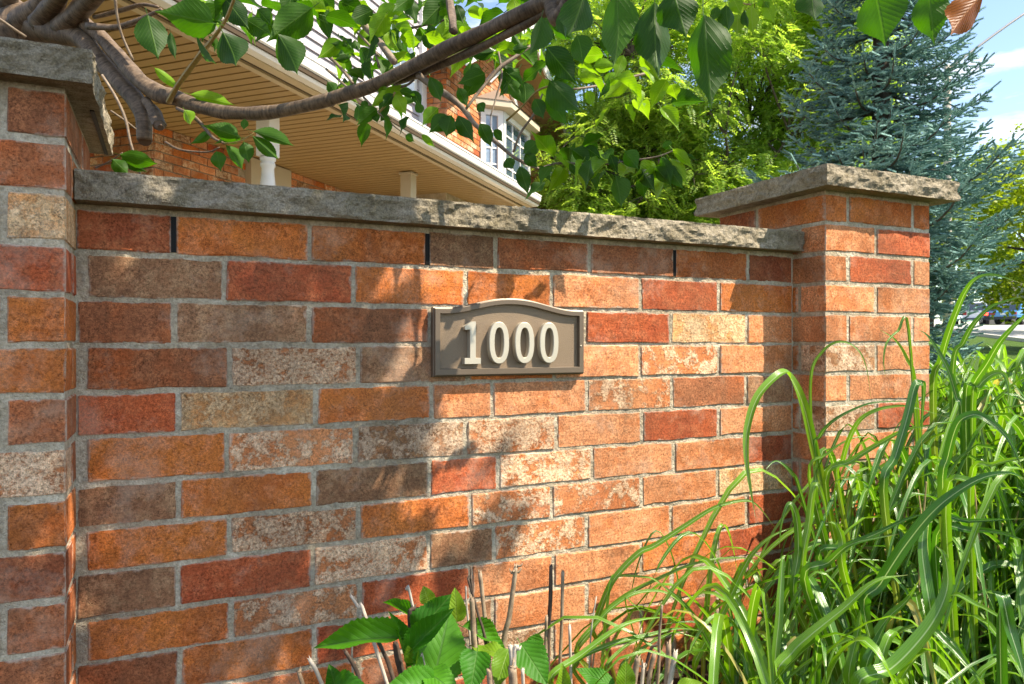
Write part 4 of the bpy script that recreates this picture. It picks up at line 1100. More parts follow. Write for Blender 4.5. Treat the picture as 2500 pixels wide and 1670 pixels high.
# upward limbs fanning from the crotch
for pts, rr_, ds in (([(120, 150), (250, 60), (330, -60), (380, -260)], [82, 72, 64, 56], [2.24, 2.2, 2.15, 2.0]),
                     ([(400, 190), (500, 80), (600, -20), (760, -200)], [74, 64, 55, 46], [2.18, 2.12, 2.05, 1.9]),
                     ([(250, 160), (330, 40), (420, -80)], [66, 56, 48], [2.2, 2.14, 2.05]),
                     ([(20, 90), (60, -20), (40, -200)], [60, 52, 46], [2.3, 2.25, 2.2])):
    LIMBS += branch(C1, pts, rr_, ds)[4:]
TW = [
 (C1, [(560, 165), (720, 175), (880, 130), (1030, 60)], [24, 20, 16, 12], 2.05, 1.95, 'cherrybark'),
 (C1, [(600, 110), (760, 70), (900, 30), (1010, 45)], [16, 14, 12, 8], 2.1, 2.0, 'cherrybark'),
 (C1, [(1075, 650), (1130, 550), (1215, 430), (1290, 330), (1350, 260), (1440, 130), (1500, -20)], [18, 17, 17, 15, 13, 11, 9], 1.98, 1.62, 'newtwig'),
 (C1, [(735, -10), (745, 90), (780, 230), (850, 385)], [9, 9, 8, 7], 1.9, 1.95, 'twig'),
 (C1, [(650, 478), (740, 620), (800, 760), (830, 900), (865, 1010), (895, 1110)], [9, 10, 9, 8, 7, 6], 1.9, 1.9, 'twig'),
 (C1, [(705, 705), (800, 770), (870, 825)], [7, 6, 5], 1.95, 2.0, 'twig'),
 (C1, [(-10, 115), (90, 185), (165, 235)], [10, 9, 8], 1.7, 1.75, 'twig'),
 (C1, [(1130, 690), (1250, 755), (1350, 870), (1430, 915)], [12, 12, 10, 7], 1.95, 1.85, 'cherrybark'),
 (C1, [(1055, 905), (1150, 955), (1320, 970), (1400, 940)], [7, 7, 6, 5], 1.9, 1.85, 'cherrybark'),
 (C1, [(1430, 915), (1530, 900), (1620, 850)], [5, 5, 4], 1.85, 1.8, 'newtwig'),
 (C1, [(610, 1070), (700, 1030), (780, 975)], [6, 6, 4], 1.75, 1.7, 'twig'),
 (C2, [(575, 480), (720, 580), (850, 680), (950, 800), (1080, 910), (1200, 1010), (1350, 1080)], [24, 21, 18, 16, 15, 12, 9], 1.72, 1.62, 'twig'),
 (C2, [(1350, 1078), (1480, 1040), (1700, 1052), (1900, 1030), (2100, 1000), (2230, 950)], [9, 8, 7, 6, 5, 4], 1.62, 1.5, 'twig'),
 (C2, [(120, -20), (200, 130), (300, 230), (425, 395)], [19, 20, 21, 23], 2.2, 1.78, 'twig'),
 (C2, [(775, -20), (790, 90), (805, 200)], [24, 25, 28], 1.75, 1.63, 'cherrybark'),
 (C2, [(-10, 345), (80, 430), (160, 530)], [10, 10, 9], 2.0, 1.85, 'twig'),
 (C2, [(-10, 440), (60, 500), (120, 552)], [8, 8, 7], 2.0, 1.85, 'twig'),
 (C2, [(230, 620), (330, 720), (420, 800), (500, 860)], [8, 7, 6, 5], 1.8, 1.75, 'twig'),
 (C2, [(330, 715), (380, 660), (430, 590)], [7, 8, 7], 1.75, 1.72, 'newtwig'),
 (C2, [(880, 700), (980, 570), (1100, 430), (1200, 360), (1300, 290)], [9, 11, 12, 12, 10], 1.68, 1.75, 'twig'),
 (C2, [(1040, 740), (1075, 620), (1110, 480), (1090, 330)], [5, 6, 7, 6], 1.72, 1.75, 'twig'),
 (C2, [(1185, 970), (1230, 850), (1320, 720), (1370, 600)], [8, 8, 7, 6], 1.6, 1.55, 'twig'),
 (C2, [(1140, 770), (1250, 670), (1340, 580), (1440, 540)], [7, 7, 7, 6], 1.62, 1.55, 'newtwig'),
 (C2, [(1560, 570), (1760, 540), (2040, 465)], [7, 8, 8], 2.0, 2.1, 'twig'),
 (C2, [(480, 190), (620, 160), (760, 125)], [8, 8, 9], 2.1, 2.0, 'cherrybark'),
 (C2, [(200, -10), (245, 140), (330, 430)], [10, 9, 8], 2.2, 1.9, 'twig'),
 (C2, [(0, 60), (120, 150), (230, 250), (330, 360)], [9, 9, 8, 7], 2.1, 2.0, 'twig'),
 (C2, [(420, 545), (490, 550), (550, 510)], [8, 8, 7], 1.75, 1.72, 'cherrybark'),
 (C3, [(400, -30), (430, 20), (480, 30)], [5, 5, 4], 1.5, 1.5, 'newtwig'),
]
for crop, pts, rr_, d0, d1, mt in TW:
    n = len(pts); branch(crop, pts, rr_, [d0 + (d1 - d0) * i / (n - 1) for i in range(n)], mt, "twig", 7, 0.35, 5)
# near twigs above the frame that carry the big hanging leaves
for a, b, c in ((at(1480, -60, 1.42), at(1620, -70, 1.2), at(1760, -30, 1.02)), (at(1480, -60, 1.42), at(1900, -160, 1.25), at(2350, -60, 1.1))):
    mb = MB(); tube(mb, [a - COFF, b - COFF, c - COFF], [0.008, 0.006, 0.004], 7, 6, 0.3); mb.build("twig", M['twig'], cherry, True)
NLEAF = 0
def hero(crop, b, t, w, d, mat='cherry', k=None, tilt=0.35, dd=0.0, up=0.25):
    global NLEAF; NLEAF += 1
    (bx, by), (qx, qy) = px(*crop, [b, t])
    B = at(bx, by, d); Tt = at(qx, qy, d + dd); w_ = w / crop[1] / F * d
    nrm = (cam.location - B).normalized() * -1.0      # seen from below: underside to the viewer
    nrm = nrm + Vector((cr_.uniform(-1, 1), cr_.uniform(-1, 1), up + cr_.uniform(-.3, .6))) * tilt
    return leaf_obj("leaf", CL, cr_.randrange(6) if k is None else k, M[mat], B, Tt, w_ * 1.0, nrm, cherry)
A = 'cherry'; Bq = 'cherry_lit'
for crop, b, t, w, d, mt in [
 (C1, (940, 95), (1012, 400), 200, 1.72, A), (C1, (1365, 150), (1000, 70), 235, 1.55, A), (C1, (1420, 205), (1548, 455), 215, 1.62, A), (C1, (1990, 50), (1690, 270), 215, 1.7, A),
 (C1, (1770, 215), (1948, 510), 205, 1.68, A), (C1, (1560, 120), (1775, 265), 120, 1.75, A), (C1, (1430, -20), (1600, 205), 150, 1.7, A), (C1, (1180, -30), (1420, 185), 130, 1.75, Bq),
 (C1, (1088, 205), (1118, 395), 52, 1.7, A), (C1, (1250, 215), (1392, 460), 34, 1.68, A), (C1, (1215, 602), (1505, 672), 90, 1.95, Bq), (C1, (985, 432), (1165, 585), 60, 1.97, Bq),
 (C1, (1175, 700), (1238, 808), 85, 1.9, Bq), (C1, (1515, 870), (1300, 795), 120, 1.82, A), (C1, (1615, 838), (1910, 928), 85, 1.78, A), (C1, (1610, 868), (1800, 1038), 90, 1.78, A),
 (C1, (1555, 905), (1590, 1045), 95, 1.8, A), (C1, (1380, 965), (1412, 1098), 98, 1.82, A), (C1, (1440, 925), (1585, 1105), 90, 1.84, A), (C1, (1535, 880), (1370, 905), 80, 1.86, A),
 (C1, (765, 985), (1068, 1068), 105, 1.68, A), (C1, (715, 1015), (825, 1115), 95, 1.67, A), (C1, (775, 1010), (950, 1105), 75, 1.7, A), (C1, (1340, 845), (1215, 925), 60, 1.9, A), (C1, (1560, 760), (1560, 840), 50, 1.8, A),
 (C1, (1640, 60), (1740, 170), 110, 1.75, A), (C1, (1850, 0), (1960, 60), 120, 1.75, A), (C1, (1330, 230), (1400, 350), 60, 1.75, A),
 (C2, (1365, 105), (1312, 405), 160, 1.3, A), (C2, (1640, -40), (1528, 275), 225, 1.15, A), (C2, (1845, -40), (1888, 505), 260, 1.05, A), (C2, (2085, 10), (2085, 550), 245, 1.02, A),
 (C2, (1490, 70), (1512, 275), 75, 1.35, A), (C2, (1590, 225), (1662, 435), 160, 1.3, A), (C2, (1395, 300), (1595, 545), 170, 1.45, A), (C2, (1415, 515), (1615, 745), 190, 1.45, A),
 (C2, (1390, 620), (1565, 805), 135, 1.5, A), (C2, (1320, 630), (1392, 775), 95, 1.5, A), (C2, (1005, 470), (815, 530), 110, 1.6, A), (C2, (705, 688), (588, 805), 95, 1.6, Bq),
 (C2, (765, 735), (640, 855), 115, 1.55, A), (C2, (790, 735), (742, 885), 125, 1.55, A), (C2, (830, 735), (938, 915), 105, 1.55, A), (C2, (970, 788), (1048, 945), 95, 1.58, A),
 (C2, (1058, 830), (1135, 905), 65, 1.6, A), (C2, (1340, 905), (1238, 995), 105, 1.55, A), (C2, (1260, 980), (1342, 1075), 85, 1.55, A), (C2, (1225, 1060), (1282, 1250), 95, 1.52, A),
 (C2, (1140, 1010), (1185, 1085), 85, 1.6, A), (C2, (1350, 1060), (1445, 1165), 55, 1.55, A), (C2, (1540, 1045), (1592, 1135), 45, 1.55, A), (C2, (1355, 898), (1485, 985), 75, 1.55, A),
 (C2, (1895, 965), (1990, 1085), 115, 1.5, A), (C2, (1800, 985), (1855, 1115), 65, 1.5, A), (C2, (1985, 1055), (2095, 1235), 95, 1.5, A), (C2, (2090, 1065), (2205, 1195), 95, 1.5, A),
 (C2, (2150, 900), (2190, 960), 65, 1.55, A), (C2, (1560, 955), (1705, 1055), 105, 1.55, A), (C2, (1640, 938), (1765, 1015), 75, 1.55, A), (C2, (650, 488), (742, 668), 95, 1.65, A),
 (C2, (830, 560), (895, 688), 75, 1.65, A), (C2, (640, 155), (705, 268), 65, 1.9, A), (C2, (0, 520), (62, 605), 75, 1.85, A), (C2, (130, 300), (15, 275), 55, 1.9, A), (C2, (140, 372), (35, 382), 55, 1.9, A),
 (C2, (170, 255), (195, 335), 60, 1.9, A), (C2, (820, 30), (865, 155), 85, 1.75, A), (C2, (395, 20), (445, 185), 85, 1.9, Bq), (C2, (520, -30), (565, 155), 95, 1.9, A), (C2, (310, 120), (352, 285), 85, 1.9, A),
 (C2, (1155, 475), (1275, 555), 65, 1.6, A), (C2, (1155, 535), (1255, 668), 65, 1.6, A), (C2, (300, 715), (318, 788), 55, 1.75, A), (C2, (430, 605), (505, 738), 100, 1.72, Bq), (C2, (540, 578), (605, 688), 65, 1.72, A),
 (C2, (495, 865), (565, 900), 55, 1.72, A), (C2, (600, 858), (690, 945), 45, 1.72, Bq), (C2, (420, 600), (350, 690), 75, 1.72, A), (C2, (460, 580), (590, 610), 60, 1.72, A), (C2, (1060, 330), (880, 350), 85, 1.7, A),
 (C2, (690, 0), (655, 120), 110, 1.9, A), (C2, (760, 10), (640, 90), 90, 1.9, Bq), (C2, (960, 660), (1010, 720), 70, 1.6, A), (C2, (240, 640), (230, 710), 50, 1.78, A), (C2, (1180, 320), (1290, 300), 60, 1.7, A),
 (C2, (600, 720), (560, 640), 60, 1.7, A), (C2, (1440, 520), (1590, 470), 70, 1.6, A), (C2, (1650, 580), (1715, 690), 70, 1.75, Bq), (C2, (1600, 490), (1750, 500), 75, 1.7, Bq), (C2, (1700, 420), (1850, 420), 90, 1.9, Bq), (C2, (1760, 520), (1900, 470), 80, 1.9, Bq), (C2, (1600, 440), (1690, 520), 70, 1.8, Bq),
 (C3, (175, 90), (226, 705), 290, 0.98, A), (C3, (-20, -60), (70, 250), 270, 1.0, A), (C3, (870, -60), (868, 155), 190, 1.15, A), (C3, (1270, -60), (1352, 305), 320, 1.0, A), (C3, (1610, -60), (1652, 295), 220, 1.05, A),
 (C3, (260, 40), (235, 140), 70, 1.35, A), (C3, (320, 30), (330, 220), 110, 1.35, A), (C3, (480, 40), (490, 235), 95, 1.4, Bq), (C3, (560, 10), (645, 165), 85, 1.4, Bq), (C3, (400, 90), (378, 245), 95, 1.4, Bq), (C3, (440, 60), (455, 200), 45, 1.38, A), (C3, (360, -20), (420, 100), 90, 1.35, Bq),
 (C3, (540, -30), (600, 60), 90, 1.4, Bq), (C3, (790, -30), (800, 50), 90, 1.3, Bq), (C3, (-20, 950), (125, 1085), 70, 1.5, Bq), (C3, (-40, 1010), (75, 1180), 110, 1.5, Bq), (C3, (-60, 1050), (50, 1225), 100, 1.5, A), (C3, (60, 985), (140, 1025), 30, 1.5, A), (C3, (-90, 1000), (-10, 1200), 85, 1.5, A),
]:
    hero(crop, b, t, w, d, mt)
hero(C3, (1960, -40), (1690, 262), 215, 0.95, 'brownleaf', 1)
# filler sprays on the twigs between the big limbs
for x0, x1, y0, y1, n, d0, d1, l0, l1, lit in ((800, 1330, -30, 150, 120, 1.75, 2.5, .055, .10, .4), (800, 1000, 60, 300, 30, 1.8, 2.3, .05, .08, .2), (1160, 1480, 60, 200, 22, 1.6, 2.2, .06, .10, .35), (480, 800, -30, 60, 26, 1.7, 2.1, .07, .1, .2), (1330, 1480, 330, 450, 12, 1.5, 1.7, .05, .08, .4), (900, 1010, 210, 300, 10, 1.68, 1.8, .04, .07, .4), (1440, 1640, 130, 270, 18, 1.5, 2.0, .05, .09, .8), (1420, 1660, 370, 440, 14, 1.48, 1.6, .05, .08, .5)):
    for i in range(n):
        d = cr_.uniform(d0, d1); b = at(cr_.uniform(x0, x1), cr_.uniform(y0, y1), d); L_ = cr_.uniform(l0, l1)
        dr = Vector((cr_.gauss(0, .7), cr_.gauss(0, .5), cr_.uniform(-1.2, 0.25))).normalized()
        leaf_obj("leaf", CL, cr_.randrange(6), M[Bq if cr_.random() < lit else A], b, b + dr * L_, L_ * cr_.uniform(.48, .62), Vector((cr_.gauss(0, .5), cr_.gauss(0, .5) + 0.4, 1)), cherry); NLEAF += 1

# the crown above and out of the picture, whose shade falls on the left half of the wall
def shade_density(x, y):
    pts = [(-400, 1.0), (560, 1.0), (700, 0.70), (850, 0.32), (1060, 0.13), (1300, 0.06), (1500, 0.03), (1700, 0.0), (2000, 0.0)]
    sx = x + (0.0 if y < 1000 else (y - 1000) * 0.5)
    for (a, va), (b, vb) in zip(pts, pts[1:]):
        if sx < b: return va + (vb - va) * max(0, (sx - a)) / (b - a)
    return 0.0
SD = Nd + Wd * 1.04 + Vector((0, 0, 1.99))
fol = MB(); twg = MB(); nodes = []
tries = 0
PRE = []
for me in CL:
    PRE.append(([v.co.copy() for v in me.vertices], [tuple(p.vertices) for p in me.polygons], me.uv_layers[0]))
LUV = []
for me in CL:
    d_ = {}
    for p in me.polygons:
        for vi, li in zip(p.vertices, p.loop_indices): d_[vi] = tuple(me.uv_layers[0].data[li].uv)
    LUV.append(d_)
def put_leaf(mb, b, t, w, nrm, k):
    X = (t - b); L_ = X.length; X = X / L_; Z = nrm - X * nrm.dot(X); Z = Z.normalized(); Y = Z.cross(X)
    vs = [b - COFF + X * (c.x * L_) + Y * (c.y * w) + Z * (c.z * L_) for c in PRE[k][0]]
    mb.add(vs, PRE[k][1], [LUV[k][i] for i in range(len(vs))])
for xa, xb, cnt, nl in ((-320, 640, 135, 0), (640, 1000, 30, 0), (1000, 1080, 2, 0), (1000, 1350, 3, 1)):
    got = 0; tries = 0
    while got < cnt and tries < 4000:
        tries += 1
        x = cr_.uniform(xa, xb); y = cr_.uniform(330, 1700)
        if nl and 660 < y < 1000: continue
        if xa == 640 and cr_.random() > 1.0 - 0.75 * (x - 640) / 360: continue
        n0 = 0.0 if x > 170 else 0.15
        p = WP(tx(x), n0, zy(x, y)) + SD * cr_.uniform(0.85, 1.75); rel = p - cam.location
        if rel.y > 0.02:
            py = CY - rel.z / rel.y * F; pxx = CX + rel.x / rel.y * F
            if py > -240 and -300 < pxx < 2800: continue
        nodes.append(p); got += 1
for p in nodes:
    for j in range(cr_.randrange(4, 7)):
        b = p + Vector((cr_.gauss(0, .05), cr_.gauss(0, .05), cr_.gauss(0, .035))); L_ = cr_.uniform(.08, .125)
        dr = Vector((cr_.gauss(0, .8), cr_.gauss(0, .8), cr_.uniform(-.8, .1))).normalized()
        q = b + dr * L_ * 0.5; sn = q.dot(Nd) + D0; ts_, zs_ = q.dot(Wd) - 1.04 * sn, q.z - 1.99 * sn
        if tx(1040) < ts_ < tx(1500) and E - 1.5 * H < zs_ < E + 1.8 * H: continue
        put_leaf(fol, b, b + dr * L_, L_ * .55, Vector((cr_.gauss(0, .4), cr_.gauss(0, .4), 1)), cr_.randrange(6))
# limbs carrying that crown
for e in ((WP(0.6, 0.75, 2.5), WP(0.95, 1.1, 3.0), WP(1.3, 1.45, 3.5)), (WP(0.2, 0.8, 2.4), WP(0.5, 1.3, 3.1), WP(0.8, 1.8, 3.6)), (WP(1.3, 0.9, 2.7), WP(1.7, 1.6, 3.2), WP(2.1, 2.1, 3.6)), (WP(1.0, 0.7, 2.0), WP(1.25, 1.0, 2.3), WP(1.5, 1.3, 2.6))):
    a = min(LIMBS, key=lambda q: (q - e[0]).length_squared); mb = MB()
    LIMBS += [q + COFF for q in tube(mb, [a - COFF] + [q - COFF for q in e], [0.028, 0.022, 0.016, 0.008], 8, 6, 0.2)]; mb.build("branch", M['cherrybark'], cherry, True)
def offscreen(q):
    r_ = q - cam.location
    if r_.y < 0.05: return True
    return CY - r_.z / r_.y * F < -30 or not (-200 < CX + r_.x / r_.y * F < 2700)
for p in nodes:
    cand = sorted(LIMBS, key=lambda q: (q - p).length_squared)[:40:8]
    for a in cand:
        if all(offscreen(a.lerp(p, s)) for s in (0, .2, .4, .6, .8, 1)):
            tube(twg, [a - COFF, a.lerp(p, .5) - COFF + Vector((cr_.gauss(0, .03), cr_.gauss(0, .03), .03)), p - COFF], [.005, .004, .002], 5, 3, 0); break
tag(fol.build("upper_foliage", M['cherry'], cherry, True), kind="stuff")
tag(twg.build("upper_twigs", M['twig'], cherry), kind="stuff")

# ---------------------------------------------------------------- tall ornamental grass
def blade_mat():
    t = NT("grass_blade"); uvn = t.n("UVMap"); sp = t.n("SeparateXYZ", {0: uvn.outputs[0]}); u, v = sp.outputs[0], sp.outputs[1]
    oi = t.n("ObjectInfo"); geo = t.n("NewGeometry")
    rnd = t.math('FRACT', t.math('ADD', t.math('MULTIPLY', oi.outputs['Random'], 5.7), geo.outputs['Random Per Island']))
    col = t.mix(rnd, (0.035, 0.145, 0.010), (0.17, 0.36, 0.018))
    col = t.mix(t.ramp(u, [(0.0, 1.0), (0.25, 0.0), (0.93, 0.0), (1.0, 0.8)]), col, (0.30, 0.27, 0.07))
    col = t.mix(t.ramp(rnd, [(0.985, 0.0), (0.988, 0.8)]), col, (0.42, 0.33, 0.13))
    av = t.math('ABSOLUTE', t.math('SUBTRACT', v, 0.5))
    st = t.math('MULTIPLY', t.math('ADD', t.math('SINE', t.math('MULTIPLY', v, 52.0)), 1.0), 0.5)
    col = t.mix(t.math('MULTIPLY', st, 0.28), col, (0.025, 0.085, 0.012))
    mid = t.ramp(av, [(0.0, 1.0), (0.02, 1.0), (0.05, 0.0)])
    col = t.mix(mid, col, (0.34, 0.46, 0.24))
    nb = t.bump(t.math('SUBTRACT', st, mid), 0.4, 0.001)
    b = t.bsdf(color=col, rough=0.30, spec=0.75, normal=nb)
    tr = t.n("BsdfTranslucent", {'Color': t.mix(1.0, col, (2.0, 1.9, 0.8), 'MULTIPLY')})
    ms = t.n("MixShader", {0: 0.36}); t.put(ms.inputs[1], b.outputs[0]); t.put(ms.inputs[2], tr.outputs[0]); return t.done(ms)
M['blade'] = blade_mat()
M['straw'] = simple("dry_straw", (0.36, 0.26, 0.12), 0.7, 0.35, 20)
gr_ = random.Random(5)
def blade_geo(mb, P, w, facing, origin, wprof=None, n=5, twist=0.0):
    "ribbon with a keel along a smooth path; facing = preferred face normal"
    Q, _ = catmull(P, [1] * len(P), n); N = len(Q); vs = []; uv = []; fs = []
    for i in range(N):
        T_ = (Q[min(i + 1, N - 1)] - Q[max(i - 1, 0)]).normalized(); u = i / (N - 1)
        f = facing if not twist else Matrix.Rotation(twist * u, 3, T_) @ facing
        nn = f - T_ * f.dot(T_); nn = nn.normalized() if nn.length > 1e-3 else T_.orthogonal().normalized(); s = T_.cross(nn)
        ww = w * (min(1.0, 0.45 + u * 2.6) * (1 - max(0, (u - 0.45) / 0.55) ** 1.6)) if wprof is None else w * wprof(u)
        ww = max(ww, 0.0006)
        for a, k in ((-.5, .14), (-.25, .03), (0, -.06), (.25, .03), (.5, .14)):
            vs.append(Q[i] - origin + s * (a * ww) + nn * (k * ww)); uv.append((u, a + .5))
    for i in range(N - 1):
        for k in range(4): fs.append((i * 5 + k, i * 5 + k + 1, i * 5 + k + 6, i * 5 + k + 5))
    mb.add(vs, fs, uv)
grass = empty("ornamental_grass", (1.35, 1.75, 0)); GO = Vector((1.35, 1.75, 0))
tag(grass, "large clump of tall arching green ornamental grass at the right pillar", "grass clump")
tuft = empty("ornamental_grass", (0.62, 1.75, 0)); TO = Vector((0.62, 1.75, 0))
tag(tuft, "smaller tuft of arching grass blades leaning in front of the sunny wall", "grass clump")
NBL = 0
def hblade(crop, pts, w, d0, d1, own=grass, to_ground=True, bow=0.0, rev=False):
    global NBL; NBL += 1
    P = px(*crop, pts); n = len(P); Q = []
    for i, (x, y) in enumerate(P):
        s = i / (n - 1); Q.append(at(x, y, d0 + (d1 - d0) * s - bow * math.sin(math.pi * s)))
    wm = w / crop[1] / F * (d0 + d1) / 2
    org = GO if own is grass else TO
    if to_ground and Q[0].z > 0.04:
        b = Q[0].copy(); dirn = (Q[0] - Q[1]); k = 0.35
        b = Vector((b.x + dirn.x * k + (org.x - b.x) * 0.25, b.y + 0.10 + (org.y - b.y) * 0.2, 0.0)); Q = [b, (b + Q[0]) / 2 + Vector((0, 0, 0.02))] + Q
    fc = (cam.location - Q[len(Q) // 2]).normalized() + Vector((gr_.uniform(-.35, .35), gr_.uniform(-.3, .3), 0.55 + gr_.uniform(-.2, .3)))
    mb = MB(); blade_geo(mb, Q, wm * 1.0, fc, org, n=5, twist=gr_.uniform(-.4, .4)); mb.build("blade", M['blade'], own, True)
Q5 = ((1880, 700), 3.1355); BR = ((1600, 1120), 2.609); WM = ((1300, 1300), 4.238); SRC = ((0, 0), 1.0)
for crop, pts, w, d0, d1, own in [
 (SRC, [(1995, 1130), (1962, 990), (1928, 918), (1905, 912), (1852, 965), (1826, 1040), (1822, 1110), (1832, 1190), (1845, 1265)], 24, 1.75, 1.55, grass),
 (Q5, [(352, 1300), (312, 1000), (318, 650), (400, 500), (500, 428), (600, 432), (690, 505), (742, 640), (772, 850)], 22, 1.75, 1.65, grass),
 (Q5, [(352, 1290), (380, 1150), (470, 1040), (620, 950), (800, 888), (1050, 882), (1180, 900)], 32, 1.72, 1.6, grass),
 (Q5, [(515, 1500), (555, 1330), (600, 1180), (680, 1030), (800, 950), (960, 915), (1100, 925), (1400, 1010)], 36, 1.62, 1.5, grass),
 (Q5, [(870, 1568), (960, 1300), (1050, 1000), (1108, 765), (1150, 738), (1178, 765), (1165, 1000), (1160, 1220)], 62, 1.45, 1.5, grass),
 (Q5, [(1110, 780), (1050, 560), (960, 410), (840, 328)], 32, 1.8, 1.75, grass),
 (Q5, [(1470, 1010), (1430, 850), (1370, 650), (1280, 480), (1200, 370), (1125, 325)], 42, 1.7, 1.7, grass),
 (Q5, [(1060, 330), (980, 342), (895, 430), (870, 560), (882, 690)], 22, 1.75, 1.7, grass),
 (Q5, [(1250, 800), (1310, 560), (1360, 380), (1425, 200), (1495, 40), (1580, -60), (1720, -90), (1944, -20)], 58, 1.9, 1.7, grass),
 (Q5, [(1400, 640), (1480, 430), (1560, 285), (1680, 165), (1800, 112), (1944, 72)], 42, 1.9, 1.8, grass),
 (Q5, [(1500, 880), (1560, 740), (1660, 590), (1770, 410), (1944, 230), (2060, 150)], 60, 1.6, 1.4, grass),
 (Q5, [(1550, 900), (1600, 760), (1700, 672), (1785, 668), (1822, 760), (1828, 880)], 52, 1.6, 1.55, grass),
 (Q5, [(1320, 1568), (1360, 1300), (1430, 1060), (1520, 988), (1620, 992), (1760, 1090), (1862, 1230), (1950, 1460)], 72, 1.35, 1.25, grass),
 (Q5, [(1540, 1480), (1700, 1365), (1944, 1312), (2050, 1320)], 52, 1.35, 1.2, grass),
 (Q5, [(1350, 1590), (1560, 1485), (1800, 1432), (1960, 1470)], 72, 1.25, 1.1, grass),
 (Q5, [(425, 1500), (620, 1335), (850, 1192), (1050, 1092), (1300, 1052)], 46, 1.62, 1.5, grass),
 (Q5, [(300, 1450), (430, 1285), (620, 1165), (820, 1140)], 26, 1.7, 1.65, grass),
 (Q5, [(235, 1580), (170, 1430), (60, 1338), (-10, 1375), (-40, 1440)], 26, 1.65, 1.6, grass),
 (Q5, [(490, 1568), (700, 1452), (960, 1397)], 14, 1.6, 1.5, grass),
 (Q5, [(345, 1640), (350, 1480), (325, 1338)], 60, 1.6, 1.6, grass),
 (BR, [(250, 1330), (290, 1220), (430, 980), (560, 700), (640, 580), (760, 482), (945, 415)], 42, 1.55, 1.5, tuft),
 (SRC, [(1408, 1595), (1446, 1536), (1479, 1453), (1505, 1406), (1560, 1350), (1600, 1331), (1677, 1281), (1746, 1239), (1815, 1222), (1850, 1235), (1895, 1292)], 15, 1.62, 1.6, tuft),
 (SRC, [(1449, 1534), (1512, 1465), (1602, 1416), (1701, 1375), (1800, 1362), (1895, 1380)], 12, 1.66, 1.62, tuft),
 (WM, [(740, 1440), (740, 1100), (780, 700), (822, 475), (880, 450), (1100, 455), (1250, 482), (1400, 600), (1600, 800), (1760, 960)], 30, 1.6, 1.65, tuft),
 (WM, [(180, 1530), (500, 1270), (900, 985), (1200, 892), (1620, 875)], 74, 1.4, 1.5, tuft),
 (WM, [(420, 1375), (800, 1162), (1200, 1062), (1500, 995), (1800, 1025)], 56, 1.45, 1.5, tuft),
 (WM, [(450, 1225), (700, 900), (850, 755), (1050, 635), (1280, 602), (1450, 662), (1650, 832), (1860, 1030)], 44, 1.55, 1.6, tuft),
 (WM, [(760, 1440), (900, 1230), (1100, 1100), (1330, 1010)], 46, 1.5, 1.55, tuft),
 (WM, [(900, 1420), (1100, 1220), (1400, 1060), (1640, 1010)], 34, 1.55, 1.6, tuft),
 (WM, [(960, 715), (1040, 740), (1110, 810), (1150, 890)], 16, 1.55, 1.55, tuft),
 (WM, [(1560, 1568), (1500, 1400), (1340, 1100)], 26, 1.55, 1.6, tuft),
 (BR, [(790, 1400), (870, 1235), (1000, 1112), (1200, 952), (1400, 782), (1610, 740)], 78, 1.2, 1.15, grass),
 (BR, [(1290, 1450), (1500, 1335), (1680, 1155), (1800, 980), (1862, 800), (1842, 620), (1788, 558)], 100, 1.12, 1.15, grass),
 (BR, [(1760, 1000), (1722, 760), (1700, 565), (1720, 425), (1765, 400)], 72, 1.25, 1.3, grass),
 (BR, [(1330, 960), (1430, 800), (1600, 540), (1800, 305), (2050, 135), (2250, 92), (2360, 140)], 82, 1.25, 1.1, grass),
 (BR, [(1740, 412), (2000, 397), (2360, 382)], 46, 1.4, 1.25, grass),
 (BR, [(1790, 492), (2000, 455), (2200, 472), (2360, 525)], 52, 1.4, 1.25, grass),
 (BR, [(778, 1450), (790, 1000), (800, 800), (812, 640), (832, 615)], 50, 1.35, 1.4, grass),
 (BR, [(888, 920), (910, 600), (902, 400), (872, 300), (842, 302), (802, 420), (790, 570)], 46, 1.5, 1.5, grass),
 (BR, [(945, 760), (980, 400), (1008, 190), (1040, 180), (1080, 300), (1092, 410)], 46, 1.5, 1.5, grass),
 (BR, [(1200, 720), (1190, 520), (1152, 422), (1100, 402)], 52, 1.45, 1.45, grass),
 (BR, [(1040, 630), (1200, 562), (1400, 480), (1600, 385), (1760, 340)], 42, 1.5, 1.4, grass),
 (BR, [(950, 770), (1100, 662), (1250, 542), (1550, 480)], 62, 1.4, 1.3, grass),
 (BR, [(1320, 1330), (1450, 1052), (1600, 902), (1690, 760)], 62, 1.3, 1.25, grass),
 (BR, [(1870, 900), (2050, 932), (2200, 1012), (2360, 1095)], 42, 1.3, 1.15, grass),
 (BR, [(1340, 1380), (1420, 1150), (1485, 1010)], 72, 1.25, 1.25, grass),
 (BR, [(1235, 1450), (1290, 1100), (1325, 890)], 72, 1.3, 1.3, grass),
 (BR, [(2200, 900), (2262, 1095), (2320, 1280), (2355, 1430)], 80, 1.05, 1.0, grass),
 (BR, [(1750, 1120), (1860, 1180), (2000, 1330), (2100, 1435)], 46, 1.25, 1.15, grass),
 (BR, [(620, 1435), (560, 1260), (420, 1120), (250, 1040), (0, 1060)], 34, 1.5, 1.55, grass),
 (BR, [(480, 1440), (330, 1150), (250, 1010), (150, 890), (0, 770)], 38, 1.5, 1.5, tuft),
]:
    hblade(crop, pts, w, d0, d1, own)
def clear(Q):
    for q in Q:
        t = q.dot(Wd); n = q.dot(Nd) + D0
        if T_R - 0.02 < t < T_R + PW + 0.02 and -0.36 < n < 1.34 * H + 0.012: return False
        if t <= T_R and n < 0.015: return False
        if q.y < 0.42 and abs(q.x) < 0.5: return False
    return True
